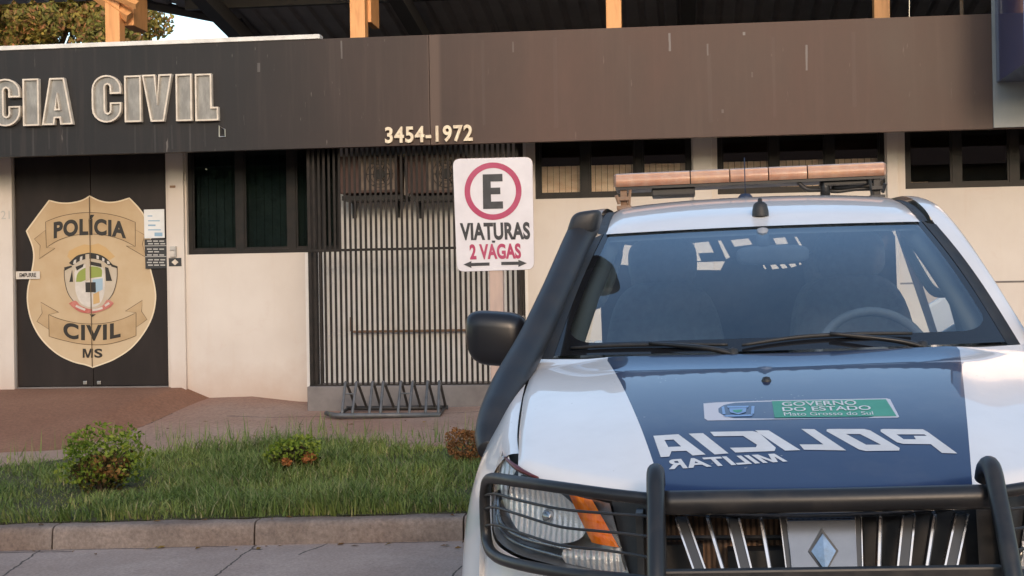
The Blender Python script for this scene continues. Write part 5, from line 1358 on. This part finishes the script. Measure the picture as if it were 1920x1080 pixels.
for sgn in (-1, 1):
    b = MB(); b.grid(lambda a, c: mir(lamp_pt(a, c, -0.055*math.sin(math.pi*c)**0.6*math.sin(math.pi*a)**0.6), sgn), 30, 12)
    LAMP = car(b, 'headlight', M['lamp_shell'], smooth=True)
    b = MB()      # big reflector bowl with facets, between the amber lamp and the outer end
    def bowl(a, c):
        r = c; an = a*2*math.pi
        aa = 0.46+0.25*r*math.cos(an); cc = 0.62+0.38*r*math.sin(an)
        aa = max(0.2, min(.72, aa)); cc = max(0.06, min(0.985, cc)); return mir(lamp_pt(aa, cc, -0.040+0.036*r*r), sgn)
    b.grid(bowl, 40, 8); b.build('reflector_bowl', M['reflector'], LAMP, smooth=True)
    b = MB(); q = lamp_pt(0.44, 0.55, -0.03); b.lathe([(0.0, 0.0), (0.016, 0.004), (0.020, 0.02)], mir(q, sgn), 'Y', 14); b.build('bulb', M['chrome'], LAMP, smooth=True)
    b = MB()
    def amb(a, c):     # slanted amber indicator near the grille
        a0, a1 = lerp(0.055, 0.16, c), lerp(0.215, 0.30, c); return mir(lamp_pt(lerp(a0, a1, a)-0.02, lerp(0.40, 0.985, c), -0.004+0.012*math.sin(math.pi*a)), sgn)
    b.grid(amb, 12, 10); b.build('indicator', M['amber'], LAMP, smooth=True)
    b = MB()
    b.grid(lambda a, c: mir(lamp_pt(lerp(0.03, 0.33, a), lerp(0.05, 0.40-0.16*a, c), -0.010+0.012*math.sin(math.pi*c)), sgn), 12, 6); b.build('low_reflector', M['reflector'], LAMP, smooth=True)
    b = MB(); b.grid(lambda a, c: mir(lamp_pt(lerp(0.70, 0.985, a), lerp(0.36, 0.975, c), -0.016+0.016*math.sin(math.pi*c)), sgn), 12, 8); b.build('side_reflector', M['reflector'], LAMP, smooth=True)
    b = MB(); b.tube([mir(lamp_pt(a, 0.30-0.10*math.sin(a*2), -0.008), sgn) for a in np.linspace(0.3, 0.95, 12)], 0.006, 6); b.tube([mir(lamp_pt(a, 0.12, -0.006), sgn) for a in np.linspace(0.3, 0.9, 12)], 0.005, 6); b.build('bezel', M['chrome'], LAMP, smooth=True)
    b = MB(); b.grid(lambda a, c: mir(lamp_pt(a, c, 0.004, 0.018), sgn), 30, 12); b.build('lens', M['lens'], LAMP, smooth=True)
    b = MB(); b.tube([mir(lamp_pt(a, 1.0, 0.006), sgn)+() if False else (lambda q: (q[0], q[1]-.004, q[2]+.007))(mir(lamp_pt(a, 1.0, 0.0), sgn)) for a in np.linspace(0.45, 0.80, 9)], [0.003, 0.007, 0.003], 6); b.build('marker', mat('dark red strip', (0.10, 0.012, 0.012), None, rough=0.3), LAMP, smooth=True)
    b = MB()      # bumper corner below the lamp
    def bump_(a, c):
        q = along(LBs, min(1, a/0.9)) if a < 0.9 else along(LBs, 1).lerp(Vector((0.800, 0.475, 1.0)), (a-.9)/.1)
        q = q+Vector((0.004, -0.004, -0.006)); d = c*(q.z-0.34); f = 0.03*math.sin(math.pi*min(1, c*1.3))
        x = max(q.x, lerp(q.x, 0.82 if a > .5 else q.x, min(1, c*2)*sm(0.4, 0.9, a)))
        return mir((x, q.y-f, q.z-d), sgn)
    b.grid(bump_, 36, 16); car(b, 'bumper_corner', M['white_paint'], smooth=True)
    b = MB()      # black trim between lamp and grille
    b.grid(lambda a, c: mir((lerp(0.335, lerp(0.416, 0.458, c), a), lerp(0.045, lerp(0.082, 0.126, c), a)+0.02*c, lerp(0.80, 1.012, c)), sgn), 4, 8); car(b, 'grille_surround', M['black_plastic'], smooth=True)
b = MB(); b.grid(lambda a, c: ((a*2-1)*0.42, 0.07*abs(a*2-1)**2+0.0-0.05*math.sin(math.pi*c), lerp(0.34, 0.795, c)), 24, 10); car(b, 'bumper', M['white_paint'], smooth=True)
b = MB(); b.box((-0.40, 0.19, 0.70), (0.40, 0.21, 1.0)); GR = car(b, 'radiator', M['radiator'])
b = MB(); b.box((-0.40, 0.02, 0.74), (-0.385, 0.19, 1.0)); b.box((0.385, 0.02, 0.74), (0.40, 0.19, 1.0)); b.box((-0.40, 0.02, 0.735), (0.40, 0.21, 0.745))
b.box((-0.20, 0.10, 0.76), (-0.06, 0.17, 0.90)); b.box((0.1, 0.12, 0.80), (0.38, 0.18, 0.985)); b.tube([(-0.38, 0.15, 0.925), (0.38, 0.15, 0.915)], 0.006, 6); b.box((-0.385, 0.13, 0.76), (-0.255, 0.18, 0.91))
car(b, 'grille_void', M['black_plastic'])
b = MB()
def top_strip(a, c): s = a*2-1; return (s*0.335, 0.02+0.045*s*s-0.012*math.sin(math.pi*c), lerp(0.982, 1.002, c)+0.010*s*s)
b.grid(top_strip, 40, 4); GT = car(b, 'grille_strip', M['silver_plate'], smooth=True)
def slat(u0, u1, wd, m_):
    b = MB(); t0, t1 = 0.985, 0.765
    for k, (a, c) in enumerate(((-1, -0.72), (-0.72, 0.72), (0.72, 1))):
        z = 0.006 if k != 1 else 0.0
        v0, v1 = 0.030+0.05*u0*u0, -0.068+0.05*u1*u1
        pts = [(u0+a*wd, v0-z, t0), (u0+c*wd, v0-z, t0), (u1+c*wd, v1-z, t1), (u1+a*wd, v1-z, t1)]
        b.prism(pts, (0, 0.03, 0), 0 if k != 1 else 1)
    car(b, 'grille_slat', m_)
for s in (-1, 1):
    slat(s*0.300, s*0.225, 0.0145, [M['chrome'], M['dark_chrome']]); slat(s*0.188, s*0.142, 0.0145, [M['chrome'], M['dark_chrome']])
    slat(s*0.080, s*0.066, 0.008, [M['chrome'], M['dark_chrome']])
    slat(s*0.243, s*0.183, 0.0045, [M['dark_chrome'], M['chrome']]); slat(s*0.128, s*0.10, 0.0045, [M['dark_chrome'], M['chrome']])
b = MB(); b.prism([(-0.072, 0.016, 0.978), (0.072, 0.016, 0.978), (0.066, -0.066, 0.795), (-0.066, -0.066, 0.795)], (0, 0.02, 0)); PL = car(b, 'badge_plate', M['silver_plate'])
b = MB(); cz, cv = 0.918, -0.016     # raised lozenge emblem with a ridge
T, B_, R_, L_ = (0, cv+0.014, cz+0.037), (0, cv-0.020, cz-0.037), (0.026, cv-0.002, cz), (-0.026, cv-0.002, cz); rd = (-0.002, cv-0.016, cz)
b.add([(T[0], T[1]-0.012, T[2]), R_, (B_[0], B_[1]-0.012, B_[2]), L_, rd, (0, cv+0.02, cz+.037), (0.026, cv+.015, cz), (0, cv+.005, cz-.037), (-0.026, cv+.015, cz)], [(0, 2, 1), (0, 3, 2), (0, 1, 6, 5), (1, 2, 7, 6), (2, 3, 8, 7), (3, 0, 5, 8)]); b.build('emblem', M['chrome'], PL)
b = MB(); k = 1.22; b.prism([(0, cv+0.018, cz+0.037*k), (0.026*k, cv, cz), (0, cv-0.020, cz-0.037*k), (-0.026*k, cv, cz)], (0, 0.010, 0)); b.build('emblem_rim', M['dark_chrome'], PL)

# --- bull bar
b = MB(); 
for s in (-1, 1):
    b2 = MB(); b2.tube([(s*0.352, 0.055, 1.058), (s*0.352, 0.030, 1.082), (s*0.352, -0.015, 1.094), (s*0.352, -0.055, 1.080), (s*0.352, -0.095, 1.035), (s*0.353, -0.20, 0.90), (s*0.354, -0.25, 0.75), (s*0.354, -0.22, 0.55), (s*0.35, -0.10, 0.42)], 0.0195, 14, smooth=6)
    if s == -1: BB = car(b2, 'bull_bar', M['bar_black'], smooth=True)
    else: b2.build('upright', M['bar_black'], BB, smooth=True)
    hp = [(0.352, -0.040, 1.038), (0.45, -0.005, 1.046), (0.56, 0.055, 1.055), (0.67, 0.165, 1.057), (0.735, 0.275, 1.052), (0.770, 0.355, 1.040), (0.786, 0.405, 1.005), (0.790, 0.415, 0.95), (0.786, 0.405, 0.885), (0.762, 0.335, 0.862), (0.70, 0.21, 0.862), (0.56, 0.045, 0.866), (0.45, -0.03, 0.869), (0.356, -0.11, 0.872)]
    b2 = MB(); b2.tube([mir(p, s) for p in hp], 0.0138, 12, smooth=5); b2.build('lamp_hoop', M['bar_black'], BB, smooth=True)
    for w0, w1 in ((1.003, 1.015), (0.963, 0.982), (0.922, 0.940)):
        b2 = MB(); b2.tube([mir(p, s) for p in [(0.355, -0.10+(1.03-w0)*-0.6+0.06, w0), (0.46, -0.012, w0+.003), (0.57, 0.052, w0+.006), (0.68, 0.172, w1), (0.745, 0.285, w1), (0.787, 0.404, w1-.02)]], 0.0034, 6, smooth=5); b2.build('guard_wire', M['bar_black'], BB, smooth=True)
b2 = MB(); b2.tube([(-0.345, -0.042, 1.031), (0, -0.050, 1.031), (0.345, -0.042, 1.031)], 0.0262, 16, smooth=8); b2.build('cross_tube', M['bar_black'], BB, smooth=True)
b2 = MB(); b2.box((-0.345, -0.155, 0.855), (0.345, -0.125, 0.905), bev=0.005); b2.box((-0.345, -0.22, 0.70), (0.345, -0.19, 0.80), bev=0.005); b2.build('cross_plate', M['bar_black'], BB)

# --- mirrors, snorkel, aerials, light bar
def superell(c, r, e, nu=28, nv=18, fn=None):
    mb = MB()
    def pw(x, p): return math.copysign(abs(x)**p, x)
    def f(a, b_):
        th = a*2*math.pi; ph = (b_-0.5)*math.pi*0.998
        p = Vector((pw(math.cos(ph), e)*pw(math.cos(th), e)*r[0], pw(math.cos(ph), e)*pw(math.sin(th), e)*r[1], pw(math.sin(ph), e)*r[2]))
        if fn: p = fn(p)
        return Vector(c)+p
    mb.grid(f, nu, nv); return mb
for s in (-1, 1):
    def shp_(p, s=s):
        q = Vector(p); k = q.z/0.085
        q.x *= 1.0-0.14*max(0, -k)**1.5; q.x += -s*0.0; q.z += 0.010*(s*q.x/0.1)
        if q.y < 0: q.y *= 1.0
        else: q.y *= 0.45
        return q
    MI = car(superell((s*0.880, 1.50, 1.356), (0.100, 0.095, 0.088), 0.5, fn=shp_), 'wing_mirror', M['mirror_black'], smooth=True)
    b = MB(); b.grid(lambda a, c: (s*0.880+(a-.5)*0.165, 1.543, 1.356+(c-.5)*0.14), 2, 2); b.build('mirror_glass', M['chrome'], MI)
    b = MB(); b.tube([(s*0.80, 1.54, 1.268), (s*0.835, 1.52, 1.275), (s*0.865, 1.51, 1.290)], [0.03, 0.028, 0.026], 10); b.build('mirror_arm', M['mirror_black'], MI, smooth=True)
sp = [L(918, 846, 0.80), L(921, 815, 0.86), L(934, 775, 0.95), L(957, 718, 1.10), L(1000, 636, 1.33), L(1042, 545, 1.57), L(1077, 465, 1.82), L(1093, 432, 1.90), L(1100, 416, 1.92)]
b = MB(); b.tube(sp, [0.032, 0.047, 0.054, 0.053, 0.048, 0.046, 0.048, 0.050, 0.044], 18, smooth=8)
SN = car(b, 'snorkel', M['snorkel'], smooth=True)
# flattened ram head facing forward
hq = L(1096, 424, 1.92)
SNH = superell(hq, (0.054, 0.085, 0.046), 0.5, fn=lambda p: Vector((p.x+p.z*0.35, p.y, p.z+0.10*p.x-0.12*p.y)))
SNH.build('snorkel_head', M['snorkel'], SN, smooth=True)
b = MB()
for px, py, v in ((1006, 655, 1.27), (1092, 470, 1.80)):
    q = L(px, py, v); b.lathe([(0.0, -0.008), (0.010, -0.006), (0.012, 0.004)], q, 'Y', 10); b.build('snorkel_bolt', M['rust'], SN); b = MB()
q = L(1427, 418, 2.10); zr = roof_w(q.x, 2.12)
b = MB(); b.lathe([(0.030, -0.004), (0.029, 0.015), (0.024, 0.038), (0.016, 0.046), (0.009, 0.048), (0.007, 0.060), (0.0, 0.062)], (q.x, 2.12, zr), 'Z', 18); car(b, 'roof_antenna', M['black_plastic'], smooth=True)
q = L(1397, 356, 2.8); b = MB(); zq = roof_w(q.x, 2.8); b.lathe([(0.0, 0.016), (0.020, 0.013), (0.030, 0.0), (0.03, -0.004)], (q.x, 2.8, zq), 'Z', 16); b.tube([(q.x, 2.8, zq+.01), (q.x+.002, 2.8, zq+0.16)], 0.0022, 5); car(b, 'whip_antenna', mat('dark blue rubber', (0.02, 0.03, 0.06), None, rough=0.5), smooth=True)
bz0, bz1 = 1.924, 1.986
segs = [-0.557, -0.238, -0.077, 0.080, 0.237, 0.557]
LBAR = None
for i in range(5):
    b = MB(); x0, x1 = segs[i]+0.0025, segs[i+1]-0.0025
    pr = [(0.004, 0.006), (-0.010, 0.022), (-0.004, 0.046), (0.022, 0.062), (0.20, 0.062), (0.235, 0.050), (0.245, 0.018), (0.24, 0.006)]
    pr = curve2(pr, 4); n = len(pr)
    def xx(x, dv): return x+(0.05*(1 if x < 0 else -1)*sm(0.0, 0.06, dv if dv < 0.12 else 0.245-dv)*0+ 0)
    st_ = [x0, x0+0.012, x1-0.012, x1]
    vs = []
    for k, x in enumerate(st_):
        e = 0.80 if ((i == 0 and k == 0) or (i == 4 and k == 3)) else (0.992 if k in (0, 3) else 1.0)
        for (dv, dz) in pr: vs.append((x, 2.90+0.12+(dv-0.12)*e, bz0+0.034+(dz-0.034)*e))
    fs = [(k*n+j, k*n+(j+1) % n, (k+1)*n+(j+1) % n, (k+1)*n+j) for k in range(3) for j in range(n)]+[tuple(range(n)), tuple(reversed(range(3*n, 4*n)))]
    b.add(vs, fs)
    if LBAR is None: LBAR = car(b, 'light_bar', M['lightbar'], auto=40)
    else: b.build('lamp_segment', M['lightbar'], LBAR, auto=40)
b = MB(); b.box((-0.548, 2.91, bz0-0.006), (0.548, 3.13, bz0+0.006)); b.box((-0.40, 2.93, bz0-0.038), (-0.22, 3.10, bz0-0.006), bev=0.006); b.box((0.30, 2.93, bz0-0.026), (0.48, 3.10, bz0-0.006), bev=0.006); b.build('base', M['bar_black'], LBAR)
for s in (-1, 1):
    zc = roof_w(0.52, 2.95)
    b = MB(); u = s*0.515
    b.box((u-0.03, 2.90, zc-0.006), (u+0.03, 3.02, zc+0.012), bev=0.004); b.box((u-0.014, 2.92, zc+0.01), (u+0.014, 2.95, bz0-0.004), bev=0.003); b.box((u-0.026, 2.90, zc+0.032), (u+0.022, 2.97, zc+0.048), bev=0.003)
    b.tube([(u+0.02*s, 2.91, zc+0.02), (u+0.03*s, 2.90, zc+0.055)], 0.008, 6); b.tube([(u-0.02*s, 2.92, zc+0.01), (u-0.028*s, 2.92, bz0-0.005)], 0.007, 6); b.build('bracket', M['rust'] if s < 0 else M['bar_black'], LBAR)
zc = roof_w(0.1, 3.0)
b = MB(); b.tube([(0.20, 2.93, bz0-0.005), (0.235, 2.93, bz0-0.035), (0.29, 2.95, zc+0.022), (0.36, 2.97, zc+0.014), (0.44, 2.97, zc+0.02), (0.52, 2.97, zc+.018)], 0.0085, 8, smooth=6); b.tube([(0.31, 2.95, bz0), (0.31, 2.95, zc-0.002)], 0.020, 8); b.tube([(0.34, 2.98, zc+.03), (0.43, 2.96, zc+.035), (0.5, 2.95, zc+.05)], 0.012, 7, smooth=4); b.build('cable', M['bar_black'], LBAR, smooth=True)

# --- cabin
b = MB(); b.grid(lambda a, c: ((a*2-1)*ip(c, [0, 1], [0.68, 0.70]), lerp(1.30+0.19*(a*2-1)**2, 1.80, c), 1.255-0.012*c-0.02*(1-c)+0.03*math.exp(-(((a*2-1)*0.7-0.35)/0.17)**2)*sm(0.2, 0.8, c)), 40, 12)
b.grid(lambda a, c: ((a*2-1)*0.70, 1.80-0.03*c, 1.243-0.55*c+0.03*math.exp(-(((a*2-1)*0.7-0.35)/0.17)**2)*(1-c)), 40, 4)
DASH = car(b, 'dashboard', M['interior'], smooth=True)
b = MB(); b.box((-0.10, 1.792, 1.06), (0.10, 1.80, 1.19), bev=0.003); b.build('console', M['black_plastic'], DASH)
cw = Vector((0.355, 1.93, 1.222)); tilt = rad(24)
def wheel_pt(an, r): return cw+Vector((r*math.cos(an), -r*math.sin(an)*-math.sin(tilt), r*math.sin(an)*math.cos(tilt)))
b = MB(); b.tube([wheel_pt(k*math.pi/18, 0.188) for k in range(37)], 0.016, 10, cap=False); SW = car(b, 'steering_wheel', M['interior'], smooth=True)
b = MB(); b.lathe([(0.0, -0.03), (0.05, -0.028), (0.07, 0.0), (0.05, 0.03)], cw, 'Y', 16)
for an in (0.15, math.pi-.15, -math.pi/2): b.tube([cw, wheel_pt(an, 0.185)], 0.014, 8)
b.build('hub', M['interior'], SW, smooth=True)
for (u, v, hw) in ((-0.36, 2.42, 0.24), (0.36, 2.42, 0.24), (-0.38, 3.20, 0.22), (0.38, 3.20, 0.22)):
    back = superell((u, v+0.10, 1.20), (hw, 0.075, 0.33), 0.55, fn=lambda p: Vector((p.x*(1-0.16*max(0, p.z)/0.33), p.y+p.z*0.22, p.z)))
    SE = car(back, 'seat', M['seat'], smooth=True)
    superell((u, v-0.15, 0.86), (hw+.02, 0.27, 0.09), 0.5).build('cushion', M['seat'], SE, smooth=True)
    superell((u, v+0.19, 1.605 if v < 3 else 1.56), (0.135, 0.055, 0.095), 0.6).build('headrest', M['seat'], SE, smooth=True)
    b = MB()
    for k in (-.06, .06): b.tube([(u+k, v+0.17, 1.48), (u+k, v+0.185, 1.56)], 0.007, 6)
    b.build('headrest_posts', M['chrome'], SE, smooth=True)
RM = car(superell((0.03, 1.965, 1.602), (0.125, 0.022, 0.034), 0.55), 'rear_view_mirror', M['interior'], smooth=True)
b = MB(); b.tube([(0.0, 1.96, 1.63), (0.0, 1.99, 1.69)], 0.022, 8); b.build('mirror_stem', M['interior'], RM, smooth=True)
# rear bulkhead: dark panel with a few openings
VB = 3.50
def e5(x, y): return (860+x*.3888, 280+y*.3888)
def e6(x, y): return (1320+x*.3148, 360+y*.3148)
holes = [[e5(800, 460), e5(868, 468), e5(850, 562), e5(773, 555)], [e5(1105, 455), e5(1205, 445), e5(1230, 497), e5(1155, 501), e5(1170, 538), e5(1143, 540)],
         [e5(1115, 546), e5(1285, 540), e5(1262, 582), e5(1115, 582)], [e5(1250, 440), e5(1265, 440), e5(1308, 520), e5(1290, 530)],
         [e6(160, 287), e6(265, 276), e6(288, 312), e6(182, 326)], [e6(412, 276), e6(482, 270), e6(500, 308), e6(430, 312)], [e6(538, 266), e6(552, 266), e6(594, 335), e6(580, 340)],
         [e6(348, 432), e6(356, 430), e6(372, 458), e6(362, 459)], [e6(393, 432), e6(425, 428), e6(448, 456), e6(408, 460)], [e6(447, 428), e6(478, 425), e6(498, 452), e6(468, 456)], [e6(500, 424), e6(535, 418), e6(552, 440), e6(520, 450)],
         [e6(560, 398), e6(580, 392), e6(572, 412), e6(582, 432), e6(568, 434)], [e6(790, 272), e6(945, 266), e6(955, 290), e6(900, 275), e6(840, 276)]]
def onVB(p): q = L(p[0], p[1], VB); return (q.x, q.z)
vs, fs = outline_shape([[(-0.66, 0.75), (0.66, 0.75), (0.66, 1.70), (0.60, 1.80), (-0.60, 1.80), (-0.66, 1.70)]]+[[onVB(p) for p in h] for h in holes])
b = MB(); b.add([(v[0], VB, v[1]) for v in vs], fs)
car(b, 'bulkhead', M['interior'], fix=False)
b = MB(); b.box((-0.82, 1.2, 0.36), (0.82, 3.55, 0.44)); b.box((-0.40, 0.22, 0.36), (0.40, 1.25, 0.95)); b.box((-0.45, 1.3, 0.3), (0.45, 5.1, 0.42)); b.box((-0.72, 1.27, 0.44), (0.72, 1.30, 1.24)); car(b, 'underbody', M['black_plastic'])
b = MB(); b.grid(lambda a, c: (lambda q: (q[0]*.98, q[1], q[2]-0.03))(roof_pt(a, c)), 10, 12); car(b, 'headliner', mat('grey headliner', (0.5, 0.5, 0.48), None, rough=0.9), fix=False)
# --- load bed and wheels
b = MB()
for s in (-1, 1): b.box((s*0.80, 3.62, 0.52), (s*0.875, 5.18, 1.235), bev=0.025)
b.box((-0.80, 5.10, 0.55), (0.80, 5.17, 1.23), bev=0.02); b.box((-0.80, 3.62, 0.55), (0.80, 3.66, 1.23), bev=0.01); b.box((-0.80, 3.66, 0.60), (0.80, 5.10, 0.64)); car(b, 'load_bed', M['white_paint'])
for s in (-1, 1):
    for v in (0.83, 3.83):
        b = MB(); b.lathe([(0.24, -0.12), (0.34, -0.125), (0.375, -0.10), (0.385, -0.06), (0.385, 0.06), (0.375, 0.10), (0.34, 0.125), (0.24, 0.12)], (s*0.755, v, 0.385), 'X', 32); W = car(b, 'wheel', M['tyre'], smooth=True)
        b = MB(); c = (s*0.755, v, 0.385); b.lathe([(0.245, -0.11*s), (0.245, 0.10*s), (0.225, 0.11*s), (0.20, 0.07*s), (0.06, 0.08*s), (0.0, 0.09*s)], c, 'X', 32)
        for k in range(6):
            a = k*math.pi/3; b.tube([(c[0]+s*0.095, v+0.05*math.cos(a), 0.385+0.05*math.sin(a)), (c[0]+s*0.085, v+0.22*math.cos(a), 0.385+0.22*math.sin(a))], 0.022, 6)
        b.build('rim', M['alloy'], W, smooth=True)
